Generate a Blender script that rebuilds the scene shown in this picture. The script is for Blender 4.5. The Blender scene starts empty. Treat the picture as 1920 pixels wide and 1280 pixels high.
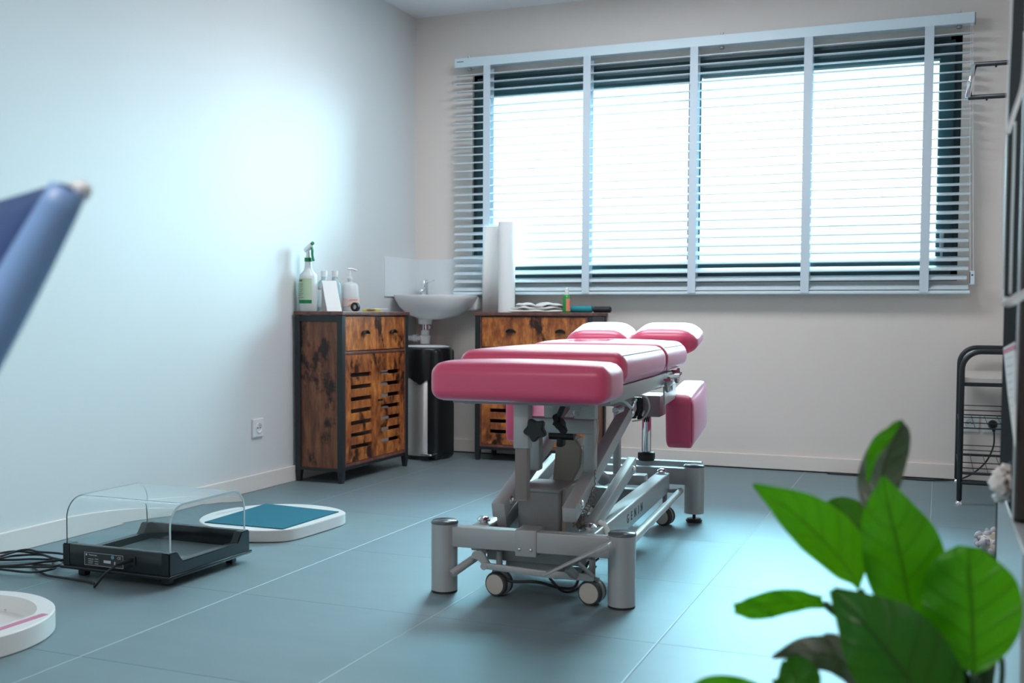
import bpy, bmesh, math, random
from mathutils import Vector, Matrix, Euler
random.seed(7)
S = bpy.context.scene
COL = S.collection
PI = math.pi

# ------------------------------------------------------------ camera
FPX, YAW, PIT, ROL, CYP, CXP, CH = 2016.7, 0.377976, 0.0470873, 0.00503096, 684.35, 960.0, 0.79
cw, sw = math.cos(YAW), math.sin(YAW)
FW = Vector((-sw*math.cos(PIT), cw*math.cos(PIT), -math.sin(PIT)))
RT = Vector((cw, sw, 0)); UP = RT.cross(FW)
R2 = math.cos(ROL)*RT + math.sin(ROL)*UP
U2 = -math.sin(ROL)*RT + math.cos(ROL)*UP
CP = Vector((0, 0, CH))
cam = bpy.data.cameras.new('camera'); camo = bpy.data.objects.new('camera', cam); COL.objects.link(camo)
cam.sensor_width = 36; cam.lens = FPX*36/1920
cam.shift_y = (CYP-640)/1920
cam.clip_start = 0.05
camo.matrix_world = Matrix(((R2.x, U2.x, -FW.x, 0), (R2.y, U2.y, -FW.y, 0), (R2.z, U2.z, -FW.z, CH), (0, 0, 0, 1)))
cam.dof.use_dof = True; cam.dof.focus_distance = 3.7; cam.dof.aperture_fstop = 4.2
S.camera = camo

def ray(px, py): return FW + R2*((px-CXP)/FPX) - U2*((py-CYP)/FPX)
def atx(px, py, x):
    r = ray(px, py); return CP + r*(x/r.x)
def at(px, py, d):
    return CP + ray(px, py)*d

# ------------------------------------------------------------ world / light / exposure
w = bpy.data.worlds.new('sky'); S.world = w; w.use_nodes = True
wn = w.node_tree.nodes; wn.clear()
bg = wn.new('ShaderNodeBackground'); wo = wn.new('ShaderNodeOutputWorld')
# bright sky high up and towards the right of the window, softer sky low and to the left, darker ground
wl = w.node_tree.links
tc = wn.new('ShaderNodeTexCoord'); sx = wn.new('ShaderNodeSeparateXYZ'); wl.new(tc.outputs['Generated'], sx.inputs[0])
def wmap(src, a, b_, lo=0.0, hi=1.0):
    m = wn.new('ShaderNodeMapRange'); m.interpolation_type = 'SMOOTHSTEP'
    for k, v in enumerate((a, b_, lo, hi)): m.inputs[k+1].default_value = v
    wl.new(src, m.inputs[0]); return m.outputs[0]
mx_ = wn.new('ShaderNodeMath'); mx_.operation = 'MAXIMUM'
wl.new(wmap(sx.outputs[0], 0.06, 0.40), mx_.inputs[0]); wl.new(wmap(sx.outputs[2], 0.24, 0.48), mx_.inputs[1])
SKY_LO, SKY_HI = 0.40, 12.5
st = wn.new('ShaderNodeMapRange'); wl.new(mx_.outputs[0], st.inputs[0]); st.inputs[3].default_value = SKY_LO; st.inputs[4].default_value = SKY_HI
gm = wn.new('ShaderNodeMath'); gm.operation = 'MULTIPLY'; wl.new(st.outputs[0], gm.inputs[0]); wl.new(wmap(sx.outputs[2], -0.06, 0.0, 0.22, 1.0), gm.inputs[1])
wl.new(gm.outputs[0], bg.inputs[1])
cm = wn.new('ShaderNodeMixRGB'); wl.new(mx_.outputs[0], cm.inputs[0]); cm.inputs[1].default_value = (0.78, 0.97, 1.0, 1); cm.inputs[2].default_value = (0.50, 0.86, 1.0, 1)
wl.new(cm.outputs[0], bg.inputs[0])
w.node_tree.links.new(bg.outputs[0], wo.inputs[0])
S.view_settings.view_transform = 'Standard'; S.view_settings.look = 'None'
S.view_settings.exposure = 2.1; S.view_settings.gamma = 1.0; S.view_settings.use_curve_mapping = False

def portal(name, loc, rot, sx, sy):
    l = bpy.data.lights.new(name, 'AREA'); l.shape = 'RECTANGLE'; l.size = sx; l.size_y = sy
    l.cycles.is_portal = True
    o = bpy.data.objects.new(name, l); COL.objects.link(o); o.location = loc; o.rotation_euler = rot
portal('window_daylight', (-1.2, 5.80, 1.55), (PI/2, 0, PI), 2.6, 1.2)
portal('rear_fill_portal', (-2.1, -2.6, 1.15), (PI/2, 0, 0), 0.4, 2.1)  # portal of the opening added behind the camera for fill
def area(name, loc, rot, sx, sy, power, color):
    l = bpy.data.lights.new(name, 'AREA'); l.shape = 'RECTANGLE'; l.size = sx; l.size_y = sy
    l.energy = power; l.color = color
    o = bpy.data.objects.new(name, l); COL.objects.link(o); o.location = loc; o.rotation_euler = rot
area('rear_fill_light', (-0.9, 0.0, 2.44), (0, 0, 0), 1.1, 0.55, 7.0, (1.0, 0.84, 0.80))  # unseen fill light added above the camera, no fixture
area('ceiling_fill_light', (-1.35, 4.2, 2.46), (0, 0, 0), 1.2, 0.6, 8.2, (0.90, 0.95, 1.0))  # unseen fill light added to brighten the back wall

# ------------------------------------------------------------ materials
MATS = {}
def mat(name, col, rough=0.5, metal=0.0, spec=0.5, **kw):
    if name in MATS: return MATS[name]
    m = bpy.data.materials.new(name); m.use_nodes = True
    b = m.node_tree.nodes['Principled BSDF']
    b.inputs['Base Color'].default_value = (*col, 1); b.inputs['Roughness'].default_value = rough
    b.inputs['Metallic'].default_value = metal; b.inputs['Specular IOR Level'].default_value = spec
    for k, v in kw.items():
        b.inputs[k.replace('_', ' ')].default_value = v
    MATS[name] = m
    return m
def nd(m, t, **kw):
    n = m.node_tree.nodes.new(t)
    for k, v in kw.items(): setattr(n, k, v)
    return n
def lk(m, a, b): m.node_tree.links.new(a, b)
def bsdf(m): return m.node_tree.nodes['Principled BSDF']
def coords(m, scale=(1, 1, 1), loc=(0, 0, 0)):
    t = nd(m, 'ShaderNodeTexCoord'); p = nd(m, 'ShaderNodeMapping')
    p.inputs['Scale'].default_value = scale; p.inputs['Location'].default_value = loc
    lk(m, t.outputs['Object'], p.inputs[0]); return p.outputs[0]
def noise(m, vec, sc, det=3, rough=0.5):
    n = nd(m, 'ShaderNodeTexNoise'); n.inputs['Scale'].default_value = sc; n.inputs['Detail'].default_value = det
    n.inputs['Roughness'].default_value = rough; lk(m, vec, n.inputs['Vector']); return n.outputs[0]
def ramp(m, fac, stops):
    r = nd(m, 'ShaderNodeValToRGB'); e = r.color_ramp.elements
    while len(e) < len(stops): e.new(0.5)
    for i, (p, c) in enumerate(stops):
        e[i].position = p; e[i].color = (*c, 1) if len(c) == 3 else c
    lk(m, fac, r.inputs[0]); return r.outputs[0]
def mixc(m, fac, a, b, mode='MIX'):
    x = nd(m, 'ShaderNodeMixRGB', blend_type=mode)
    for i, v in ((0, fac), (1, a), (2, b)):
        if isinstance(v, (int, float)): x.inputs[i].default_value = v
        elif isinstance(v, tuple): x.inputs[i].default_value = (*v, 1)
        else: lk(m, v, x.inputs[i])
    return x.outputs[0]
def math_(m, op, a, b=None, c=None):
    x = nd(m, 'ShaderNodeMath', operation=op)
    for i, v in ((0, a), (1, b), (2, c)):
        if v is None: continue
        if isinstance(v, (int, float)): x.inputs[i].default_value = v
        else: lk(m, v, x.inputs[i])
    return x.outputs[0]
def bump(m, h, strength=0.1, dist=0.002):
    b = nd(m, 'ShaderNodeBump'); b.inputs['Strength'].default_value = strength; b.inputs['Distance'].default_value = dist
    lk(m, h, b.inputs['Height']); lk(m, b.outputs[0], bsdf(m).inputs['Normal'])

def paint(name, col, rough=0.55):
    m = mat(name, col, rough, spec=0.3)
    v = coords(m); n = noise(m, v, 220, 2)
    bump(m, n, 0.06, 0.001)
    n2 = noise(m, v, 1.3, 2)
    c = mixc(m, n2, tuple(x*0.97 for x in col), tuple(min(1, x*1.02) for x in col))
    lk(m, c, bsdf(m).inputs['Base Color']); return m
M_WALL_L = paint('white_wall_paint', (0.73, 0.745, 0.745))
M_WALL_B = paint('greige_wall_paint', (0.83, 0.745, 0.69))
M_CEIL = paint('ceiling_paint', (0.88, 0.90, 0.92))
M_BASE = paint('baseboard_paint', (0.84, 0.75, 0.69), 0.4)
M_BASE_L = paint('baseboard_white_paint', (0.80, 0.74, 0.70), 0.35)

def tile_mat():
    m = mat('grey_stone_tile', (0.05, 0.055, 0.06), 0.33)
    t = nd(m, 'ShaderNodeTexCoord'); sp = nd(m, 'ShaderNodeSeparateXYZ'); lk(m, t.outputs['Object'], sp.inputs[0])
    def grid(comp, off, pitch):
        a = math_(m, 'DIVIDE', math_(m, 'SUBTRACT', comp, off), pitch)
        fr = math_(m, 'FRACT', a); fl = math_(m, 'FLOOR', a)
        d = math_(m, 'MINIMUM', fr, math_(m, 'SUBTRACT', 1.0, fr))
        return math_(m, 'MULTIPLY', d, pitch), fl
    dx, ix = grid(sp.outputs[0], -0.6175, 0.6005); dy, iy = grid(sp.outputs[1], 1.90, 0.6075)
    d = math_(m, 'MINIMUM', dx, dy)
    groove = nd(m, 'ShaderNodeMapRange'); lk(m, d, groove.inputs[0])
    groove.inputs[1].default_value = 0.0012; groove.inputs[2].default_value = 0.0030
    cb = nd(m, 'ShaderNodeCombineXYZ'); lk(m, ix, cb.inputs[0]); lk(m, iy, cb.inputs[1])
    wn_ = nd(m, 'ShaderNodeTexWhiteNoise'); lk(m, cb.outputs[0], wn_.inputs['Vector'])
    v = coords(m, (1.0, 3.5, 1)); n = noise(m, v, 3.0, 6, 0.62)
    v2 = coords(m); n2 = noise(m, v2, 26, 4, 0.6)
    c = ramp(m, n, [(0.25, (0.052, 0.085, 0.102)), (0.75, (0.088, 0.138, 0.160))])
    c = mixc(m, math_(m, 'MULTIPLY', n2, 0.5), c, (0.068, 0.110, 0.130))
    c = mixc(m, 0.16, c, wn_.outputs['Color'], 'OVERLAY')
    bw = nd(m, 'ShaderNodeRGBToBW'); lk(m, c, bw.inputs[0])
    c2 = mixc(m, 0.6, c, bw.outputs[0])
    lx_ = math_(m, 'LESS_THAN', dx, 0.0030)
    c2 = mixc(m, groove.outputs[0], mixc(m, lx_, (0.015, 0.022, 0.026), (0.26, 0.30, 0.31)), c2)  # glint along the y joints painted as lighter grout, x joints dark
    lk(m, c2, bsdf(m).inputs['Base Color'])
    r = math_(m, 'MULTIPLY_ADD', n, 0.08, 0.50); lk(m, r, bsdf(m).inputs['Roughness'])
    h = math_(m, 'MULTIPLY_ADD', n2, 0.04, groove.outputs[0]); bump(m, h, 0.5, 0.0025)
    return m
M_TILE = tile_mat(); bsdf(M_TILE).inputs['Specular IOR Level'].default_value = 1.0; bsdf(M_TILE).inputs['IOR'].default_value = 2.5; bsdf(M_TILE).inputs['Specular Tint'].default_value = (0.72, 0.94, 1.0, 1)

def wood(name, dark, mid, light, scale=(1, 1, 1), blotch=0.55):
    m = mat(name, mid, 0.42)
    v = coords(m, scale)
    n = noise(m, v, 7, 8, 0.65)
    c = ramp(m, n, [(0.30, dark), (0.48, mid), (0.68, light)])
    v2 = coords(m, (2.2, 2.2, 1.4), (3, 1, 2)); n2 = noise(m, v2, 5.5, 5, 0.62)
    k = ramp(m, n2, [(blotch, (0, 0, 0)), (blotch+0.09, (1, 1, 1))])
    c = mixc(m, k, c, tuple(x*0.35 for x in dark))
    v3 = coords(m, (scale[0]*9, scale[1]*9, scale[2]*2)); n3 = noise(m, v3, 9, 4, 0.7)
    c = mixc(m, 0.55, c, ramp(m, n3, [(0.32, (0.30, 0.30, 0.30)), (0.62, (1, 1, 1))]), 'MULTIPLY')
    lk(m, c, bsdf(m).inputs['Base Color']); bump(m, n3, 0.12, 0.001)
    return m
M_WOOD = wood('rustic_orange_wood', (0.11, 0.026, 0.012), (0.46, 0.13, 0.035), (0.90, 0.33, 0.075), (2.6, 2.6, 1.2), 0.535)
M_WOODS = wood('rustic_side_wood', (0.08, 0.028, 0.018), (0.23, 0.082, 0.042), (0.38, 0.15, 0.07), (5, 5, 0.7), 0.54)
M_TOPW = wood('rustic_top_wood', (0.10, 0.035, 0.03), (0.20, 0.075, 0.06), (0.28, 0.12, 0.09), (3, 3, 3), 0.75)
M_FRAME = mat('dark_powder_coated_steel', (0.018, 0.024, 0.028), 0.42)
M_BLACK = mat('black_plastic', (0.010, 0.012, 0.014), 0.45)
M_GLOSSBLK = mat('glossy_black_plastic', (0.008, 0.012, 0.016), 0.22)
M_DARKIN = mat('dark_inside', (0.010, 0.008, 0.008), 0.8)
M_GREYMET = mat('silver_grey_painted_steel', (0.46, 0.46, 0.46), 0.38, 0.3)
M_GREYDK = mat('grey_painted_steel', (0.31, 0.31, 0.31), 0.42, 0.1)
M_LEG = mat('satin_silver_leg', (0.50, 0.50, 0.50), 0.36, 0.35)
M_POST = mat('taupe_square_tube', (0.25, 0.215, 0.205), 0.4)
M_CHROME = mat('chrome', (0.80, 0.82, 0.84), 0.08, 1.0)
M_STEEL = mat('brushed_steel', (0.72, 0.71, 0.69), 0.42, 0.85)
M_CREAM = mat('cream_plastic', (0.56, 0.50, 0.44), 0.45)
M_TAUPE = mat('taupe_housing_plastic', (0.46, 0.39, 0.33), 0.45)
M_RUBBER = mat('dark_rubber', (0.05, 0.055, 0.06), 0.6)
M_WHITEP = mat('white_plastic', (0.82, 0.83, 0.83), 0.35)
M_CERAM = mat('white_ceramic', (0.85, 0.85, 0.85), 0.12)
M_SPLASH = mat('white_glazed_splash', (0.80, 0.84, 0.86), 0.18)
M_PAPER = mat('white_paper', (0.86, 0.86, 0.85), 0.8, spec=0.1)
M_CLOTH = mat('white_towel_cloth', (0.84, 0.84, 0.82), 0.95, spec=0.1)
M_WINF = mat('anthracite_window_frame', (0.020, 0.062, 0.075), 0.45)
M_BLIND = mat('pale_grey_blind_slat', (0.66, 0.74, 0.78), 0.38)
M_TAPE = mat('pale_blue_grey_ladder_tape', (0.66, 0.76, 0.84), 0.85, spec=0.1)
M_HEAD = mat('pale_grey_blind_rail', (0.72, 0.86, 0.93), 0.45)
M_TEALMAT = mat('teal_rubber_mat', (0.025, 0.16, 0.22), 0.75, spec=0.2)
M_TEAL = mat('teal_fabric', (0.02, 0.28, 0.33), 0.8)
M_GREEN = mat('green_plastic', (0.0, 0.20, 0.07), 0.3)
M_PINK = mat('pink_stripe', (0.62, 0.20, 0.34), 0.5)
M_ORANGE = mat('orange_label', (0.85, 0.28, 0.18), 0.6)
M_YELLOW = mat('yellow_card', (0.80, 0.66, 0.10), 0.6)
M_LILAC = mat('lilac_cloth', (0.38, 0.30, 0.75), 0.8)
M_PURPD = mat('indigo_vinyl', (0.02, 0.065, 0.22), 0.4)
M_PURPL = mat('periwinkle_vinyl_edge', (0.24, 0.44, 0.80), 0.35)
M_INK = mat('dark_print', (0.03, 0.035, 0.04), 0.6)
M_PRINT = mat('pale_print', (0.55, 0.58, 0.58), 0.6)
M_GREYPAN = mat('grey_laminate_panel', (0.36, 0.40, 0.42), 0.35)
M_BROWNPAN = mat('dark_brown_laminate', (0.035, 0.026, 0.026), 0.35)
M_SCREEN = mat('beige_cord', (0.62, 0.56, 0.48), 0.6)

def vinyl():
    m = mat('raspberry_pink_vinyl', (0.80, 0.075, 0.19), 0.36, spec=0.6)
    b = bsdf(m); b.inputs['Sheen Weight'].default_value = 0.4; b.inputs['Sheen Roughness'].default_value = 0.3; b.inputs['Coat Weight'].default_value = 0.6; b.inputs['Coat Roughness'].default_value = 0.4
    b.inputs['Sheen Tint'].default_value = (0.85, 0.8, 1, 1)
    v = coords(m); n = noise(m, v, 900, 2); n2 = noise(m, v, 9, 3)
    h = math_(m, 'MULTIPLY_ADD', n2, 1.2, n); bump(m, h, 0.12, 0.0012)
    return m
M_VINYL = vinyl()
M_SEAM = mat('wine_seam_thread', (0.12, 0.02, 0.06), 0.6)

def glassy(name, col, tr=1.0, rough=0.02, ior=1.45):
    m = mat(name, col, rough); b = bsdf(m)
    b.inputs['Transmission Weight'].default_value = tr; b.inputs['IOR'].default_value = ior; return m
M_ACRYL = glassy('clear_acrylic', (0.93, 0.98, 0.99), 1.0, 0.01, 1.45)
M_BLUEPL = glassy('translucent_blue_plastic', (0.72, 0.90, 0.95), 0.7, 0.25)
M_MILK = glassy('milky_plastic', (0.90, 0.93, 0.92), 0.35, 0.3)
M_MIRROR = mat('glass_plate', (0.22, 0.27, 0.28), 0.1, 0.0)
M_GRNGL = glassy('green_bottle_plastic', (0.05, 0.55, 0.10), 0.5, 0.15)
def pane_mat():
    m = bpy.data.materials.new('window_pane_glass'); m.use_nodes = True
    n = m.node_tree.nodes; n.clear()
    o = n.new('ShaderNodeOutputMaterial'); g = n.new('ShaderNodeBsdfGlossy'); t = n.new('ShaderNodeBsdfTransparent')
    mx = n.new('ShaderNodeMixShader'); f = n.new('ShaderNodeFresnel'); f.inputs[0].default_value = 1.45
    g.inputs[1].default_value = 0.0; t.inputs[0].default_value = (0.95, 0.98, 0.98, 1)
    L = m.node_tree.links; L.new(f.outputs[0], mx.inputs[0]); L.new(t.outputs[0], mx.inputs[1]); L.new(g.outputs[0], mx.inputs[2]); L.new(mx.outputs[0], o.inputs[0])
    return m
M_PANE = pane_mat()
M_BAG = mat('black_bin_liner', (0.012, 0.014, 0.016), 0.25)

def leaf_mat(name, ca, cb, trans=0.45, back=None):
    m = bpy.data.materials.new(name); m.use_nodes = True
    n = m.node_tree.nodes; L = m.node_tree.links
    b = n['Principled BSDF']; b.inputs['Roughness'].default_value = 0.38
    uv = nd(m, 'ShaderNodeUVMap'); uv.uv_map = 'UVMap'; sp = nd(m, 'ShaderNodeSeparateXYZ'); L.new(uv.outputs[0], sp.inputs[0])
    u, v = sp.outputs[0], sp.outputs[1]
    av = math_(m, 'ABSOLUTE', math_(m, 'SUBTRACT', v, 0.5))
    mid = nd(m, 'ShaderNodeMapRange'); L.new(av, mid.inputs[0]); mid.inputs[1].default_value = 0.008; mid.inputs[2].default_value = 0.035
    a = math_(m, 'FRACT', math_(m, 'MULTIPLY', math_(m, 'SUBTRACT', u, math_(m, 'MULTIPLY', av, 0.42)), 6.5))
    d = math_(m, 'MINIMUM', a, math_(m, 'SUBTRACT', 1.0, a))
    side = nd(m, 'ShaderNodeMapRange'); L.new(d, side.inputs[0]); side.inputs[1].default_value = 0.0; side.inputs[2].default_value = 0.16
    side.inputs[3].default_value = 0.55
    vein = math_(m, 'MULTIPLY', mid.outputs[0], side.outputs[0])
    c0 = coords(m); nn = noise(m, c0, 14, 4)
    c = mixc(m, nn, ca, cb)
    c = mixc(m, vein, tuple(x*0.45 for x in ca), c)
    L.new(c, b.inputs['Base Color'])
    tr = n.new('ShaderNodeBsdfTranslucent'); cy = mixc(m, 0.35, c, (0.30, 0.75, 0.0)); L.new(cy, tr.inputs[0])
    mx = n.new('ShaderNodeMixShader'); mx.inputs[0].default_value = trans
    L.new(b.outputs[0], mx.inputs[1]); L.new(tr.outputs[0], mx.inputs[2])
    bp = nd(m, 'ShaderNodeBump'); bp.inputs['Strength'].default_value = 0.5; bp.inputs['Distance'].default_value = 0.004
    L.new(vein, bp.inputs['Height']); L.new(bp.outputs[0], b.inputs['Normal'])
    L.new(mx.outputs[0], n['Material Output'].inputs[0])
    return m
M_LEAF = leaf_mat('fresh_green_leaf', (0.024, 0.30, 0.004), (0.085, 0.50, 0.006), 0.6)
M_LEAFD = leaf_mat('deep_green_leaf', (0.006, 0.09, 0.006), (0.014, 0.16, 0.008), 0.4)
M_LEAFG = leaf_mat('grey_green_leaf_underside', (0.07, 0.085, 0.07), (0.17, 0.19, 0.17), 0.12)
M_STEM = mat('green_stem', (0.02, 0.07, 0.02), 0.5)
M_POT = mat('pale_pot', (0.5, 0.55, 0.56), 0.4)
M_SOIL = mat('soil', (0.03, 0.02, 0.015), 0.95)
M_FLUFF = mat('fluffy_pale_yarn', (0.50, 0.48, 0.52), 1.0)

# ------------------------------------------------------------ mesh helpers
def obj(name, bm, m, parent=None, smooth=False, angle=None):
    me = bpy.data.meshes.new(name); bm.normal_update(); bm.to_mesh(me); bm.free()
    ms = m if isinstance(m, (list, tuple)) else [m]
    for x in ms: me.materials.append(x)
    if smooth:
        for p in me.polygons: p.use_smooth = True
        if angle:
            me.set_sharp_from_angle(angle=math.radians(angle))
    o = bpy.data.objects.new(name, me); COL.objects.link(o)
    if parent: o.parent = parent
    return o
def BM(): return bmesh.new()
def thing(name, label, cat, loc=(0, 0, 0), rotz=0, group=None):
    o = bpy.data.objects.new(name, None); COL.objects.link(o); o.location = loc; o.rotation_euler = (0, 0, rotz)
    o.empty_display_size = 0.1
    o['label'] = label; o['category'] = cat
    if group: o['group'] = group
    return o
def tag(o, label, cat, group=None):
    o['label'] = label; o['category'] = cat
    if group: o['group'] = group
    return o
def struct(name, bm, m, parent=None, **k):
    o = obj(name, bm, m, parent, **k)
    if not parent: o['kind'] = 'structure'
    return o
def merge(bm, src, mtx=None, mi=0):
    if mtx is not None: bmesh.ops.transform(src, matrix=mtx, verts=src.verts)
    me = bpy.data.meshes.new('tmp'); 
    for f in src.faces: f.material_index = mi
    src.to_mesh(me); src.free(); bm.from_mesh(me); bpy.data.meshes.remove(me)
def box(bm, lo, hi, bev=0.0, seg=2, mtx=None, mi=0):
    b = BM(); bmesh.ops.create_cube(b, size=1)
    c = [(lo[i]+hi[i])/2 for i in range(3)]; s = [abs(hi[i]-lo[i]) for i in range(3)]
    for v in b.verts: v.co = Vector((c[0]+v.co.x*s[0], c[1]+v.co.y*s[1], c[2]+v.co.z*s[2]))
    if bev > 0: bmesh.ops.bevel(b, geom=b.edges[:], offset=min(bev, min(s)*0.49), segments=seg, affect='EDGES', profile=0.5)
    merge(bm, b, mtx, mi); return bm
def beam(bm, p0, p1, w_, h_, bev=0.003, up=(0, 0, 1), mi=0):
    p0 = Vector(p0); p1 = Vector(p1); d = p1-p0; L = d.length; z = d.normalized()
    x = Vector(up).cross(z)
    if x.length < 1e-4: x = Vector((1, 0, 0))
    x.normalize(); y = z.cross(x)
    mtx = Matrix(((x.x, y.x, z.x, p0.x), (x.y, y.y, z.y, p0.y), (x.z, y.z, z.z, p0.z), (0, 0, 0, 1)))
    return box(bm, (-w_/2, -h_/2, 0), (w_/2, h_/2, L), bev, 2, mtx, mi)
def cyl(bm, p0, p1, r, seg=24, r2=None, bev=0.0, mi=0):
    p0 = Vector(p0); p1 = Vector(p1); d = p1-p0; L = d.length
    b = BM(); bmesh.ops.create_cone(b, cap_ends=True, segments=seg, radius1=r, radius2=r if r2 is None else r2, depth=L)
    if bev > 0:
        es = [e for e in b.edges if abs(abs(e.verts[0].co.z)-L/2) < 1e-6 and abs(e.verts[0].co.z-e.verts[1].co.z) < 1e-6]
        bmesh.ops.bevel(b, geom=es, offset=bev, segments=2, affect='EDGES')
    q = Vector((0, 0, 1)).rotation_difference(d.normalized()).to_matrix().to_4x4()
    merge(bm, b, Matrix.Translation((p0+p1)/2) @ q, mi); return bm
def smoothpts(pts, n=8):
    P = [Vector(p) for p in pts]; out = []
    for i in range(len(P)-1):
        a = P[max(i-1, 0)]; b = P[i]; c = P[i+1]; d = P[min(i+2, len(P)-1)]
        for k in range(n):
            t = k/n
            out.append(0.5*((2*b)+(c-a)*t+(2*a-5*b+4*c-d)*t*t+(3*b-a-3*c+d)*t**3))
    out.append(P[-1]); return out
def tube(bm, pts, r, seg=8, closed=False, mi=0):
    P = [Vector(p) for p in pts]; n = len(P); rings = []
    t0 = (P[1]-P[0]).normalized(); ref = Vector((0, 0, 1)) if abs(t0.z) < 0.9 else Vector((1, 0, 0))
    nrm = (ref-t0*ref.dot(t0)).normalized()
    for i in range(n):
        a = P[i-1] if (i > 0 or closed) else P[i]; b = P[(i+1) % n] if (i < n-1 or closed) else P[i]
        t = (b-a).normalized(); nrm = (nrm-t*nrm.dot(t)).normalized(); bi = t.cross(nrm)
        rr = r[i] if isinstance(r, (list, tuple)) else r
        rings.append([bm.verts.new(P[i]+(nrm*math.cos(2*PI*k/seg)+bi*math.sin(2*PI*k/seg))*rr) for k in range(seg)])
    for i in range(n if closed else n-1):
        A, B = rings[i], rings[(i+1) % n]
        for k in range(seg):
            f = bm.faces.new((A[k], A[(k+1) % seg], B[(k+1) % seg], B[k])); f.material_index = mi
    if not closed:
        bm.faces.new(rings[0][::-1]).material_index = mi; bm.faces.new(rings[-1]).material_index = mi
    return bm
def lathe(bm, prof, seg=32, mtx=None, sx=1, sy=1, mi=0):
    b = BM(); rings = []
    for (r, z) in prof:
        if r < 1e-6: rings.append([b.verts.new((0, 0, z))])
        else: rings.append([b.verts.new((r*sx*math.cos(2*PI*k/seg), r*sy*math.sin(2*PI*k/seg), z)) for k in range(seg)])
    for A, B in zip(rings, rings[1:]):
        for k in range(seg):
            a = A[k % len(A)]; a2 = A[(k+1) % len(A)]; c = B[k % len(B)]; c2 = B[(k+1) % len(B)]
            vs = []
            for v in (a, a2, c2, c):
                if v not in vs: vs.append(v)
            if len(vs) > 2: b.faces.new(vs)
    bmesh.ops.recalc_face_normals(b, faces=b.faces)
    merge(bm, b, mtx, mi); return bm
def prism(bm, poly, z0, z1, mtx=None, bev=0.0, mi=0):
    b = BM(); A = [b.verts.new((x, y, z0)) for x, y in poly]; B = [b.verts.new((x, y, z1)) for x, y in poly]
    b.faces.new(A[::-1]); b.faces.new(B); n = len(poly)
    for k in range(n): b.faces.new((A[k], A[(k+1) % n], B[(k+1) % n], B[k]))
    bmesh.ops.recalc_face_normals(b, faces=b.faces)
    if bev: bmesh.ops.bevel(b, geom=b.edges[:], offset=bev, segments=2, affect='EDGES')
    merge(bm, b, mtx, mi); return bm
def cushion(lo, hi, r, bulge=0.008, n=18, hole=None, side=0.003, shape=None):
    b = BM(); bmesh.ops.create_cube(b, size=2)
    bmesh.ops.subdivide_edges(b, edges=b.edges[:], cuts=n, use_grid_fill=True)
    c = Vector([(lo[i]+hi[i])/2 for i in range(3)]); s = Vector([(hi[i]-lo[i])/2 for i in range(3)])
    rr = r if isinstance(r, (tuple, list)) else (r, r, r)
    for v in b.verts:
        u = v.co.copy()
        # concentrate vertices near the corners
        u = Vector([math.sin(x*PI/2)*0.5+x*0.5 for x in u])
        p = Vector([u[i]*s[i] for i in range(3)])
        q = Vector([max(-s[i]+rr[i], min(s[i]-rr[i], p[i])) for i in range(3)])
        d = Vector([(p[i]-q[i])/rr[i] for i in range(3)])
        if d.length > 0:
            mx = max(abs(x) for x in d)
            d = d.normalized()*mx
            p = q+Vector([d[i]*rr[i] for i in range(3)])
        w_ = max(0, 1-u.x**2)*max(0, 1-u.y**2)
        if u.z > 0.98: p.z += bulge*w_**0.6
        if abs(u.x) > 0.98: p.x += math.copysign(side*max(0, 1-u.y**2)*max(0, 1-u.z**2), u.x)
        if abs(u.y) > 0.98: p.y += math.copysign(side*max(0, 1-u.x**2)*max(0, 1-u.z**2), u.y)
        if shape: p = shape(p, u, s)
        v.co = c+p
        if hole:
            hx, hy, ha, hb, hd = hole
            e = ((v.co.x-hx)/ha)**2+((v.co.y-hy)/hb)**2
            if e < 1 and u.z > 0.98: v.co.z -= hd*min(1, (1-e)*3)
    return b
def rot(axis, deg, piv=(0, 0, 0)):
    p = Vector(piv); return Matrix.Translation(p) @ Matrix.Rotation(math.radians(deg), 4, axis) @ Matrix.Translation(-p)
def text_mesh(name, s, size, m, parent, mtx, extrude=0.0004, spacing=1.0):
    c = bpy.data.curves.new(name, 'FONT'); c.body = s; c.size = size; c.extrude = extrude; c.align_x = 'CENTER'; c.align_y = 'CENTER'
    c.space_character = spacing
    t = bpy.data.objects.new(name+'_src', c); COL.objects.link(t)
    bpy.context.view_layer.update()
    me = bpy.data.meshes.new_from_object(t.evaluated_get(bpy.context.evaluated_depsgraph_get()))
    bpy.data.objects.remove(t); bpy.data.curves.remove(c)
    me.name = name; me.transform(mtx); me.materials.clear(); me.materials.append(m)
    o = bpy.data.objects.new(name, me); COL.objects.link(o)
    if parent: o.parent = parent
    return o

# ------------------------------------------------------------ room shell
XL, XR, YB, YF, ZC = -2.825, 0.80, 5.60, -2.6, 2.48
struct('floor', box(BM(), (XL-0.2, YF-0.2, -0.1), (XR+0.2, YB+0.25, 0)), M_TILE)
struct('ceiling', box(BM(), (XL-0.2, YF-0.2, ZC), (XR+0.2, YB+0.25, ZC+0.1)), M_CEIL)
struct('wall_left', box(BM(), (XL-0.2, YF-0.2, 0), (XL, YB+0.25, ZC)), M_WALL_L)
struct('wall_right', box(BM(), (XR, YF-0.2, 0), (XR+0.2, YB+0.25, ZC)), M_WALL_B)
OX0, OX1, OZ0, OZ1 = -2.47, 0.073, 0.962, 2.134
b = BM(); T = 0.2
box(b, (XL, YB, 0), (OX0, YB+T, ZC)); box(b, (OX1, YB, 0), (XR, YB+T, ZC))
box(b, (OX0, YB, 0), (OX1, YB+T, OZ0)); box(b, (OX0, YB, OZ1), (OX1, YB+T, ZC))
struct('wall_back', b, M_WALL_B)
b = BM()  # wall behind the camera, with an unseen glazed opening added for fill light
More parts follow.
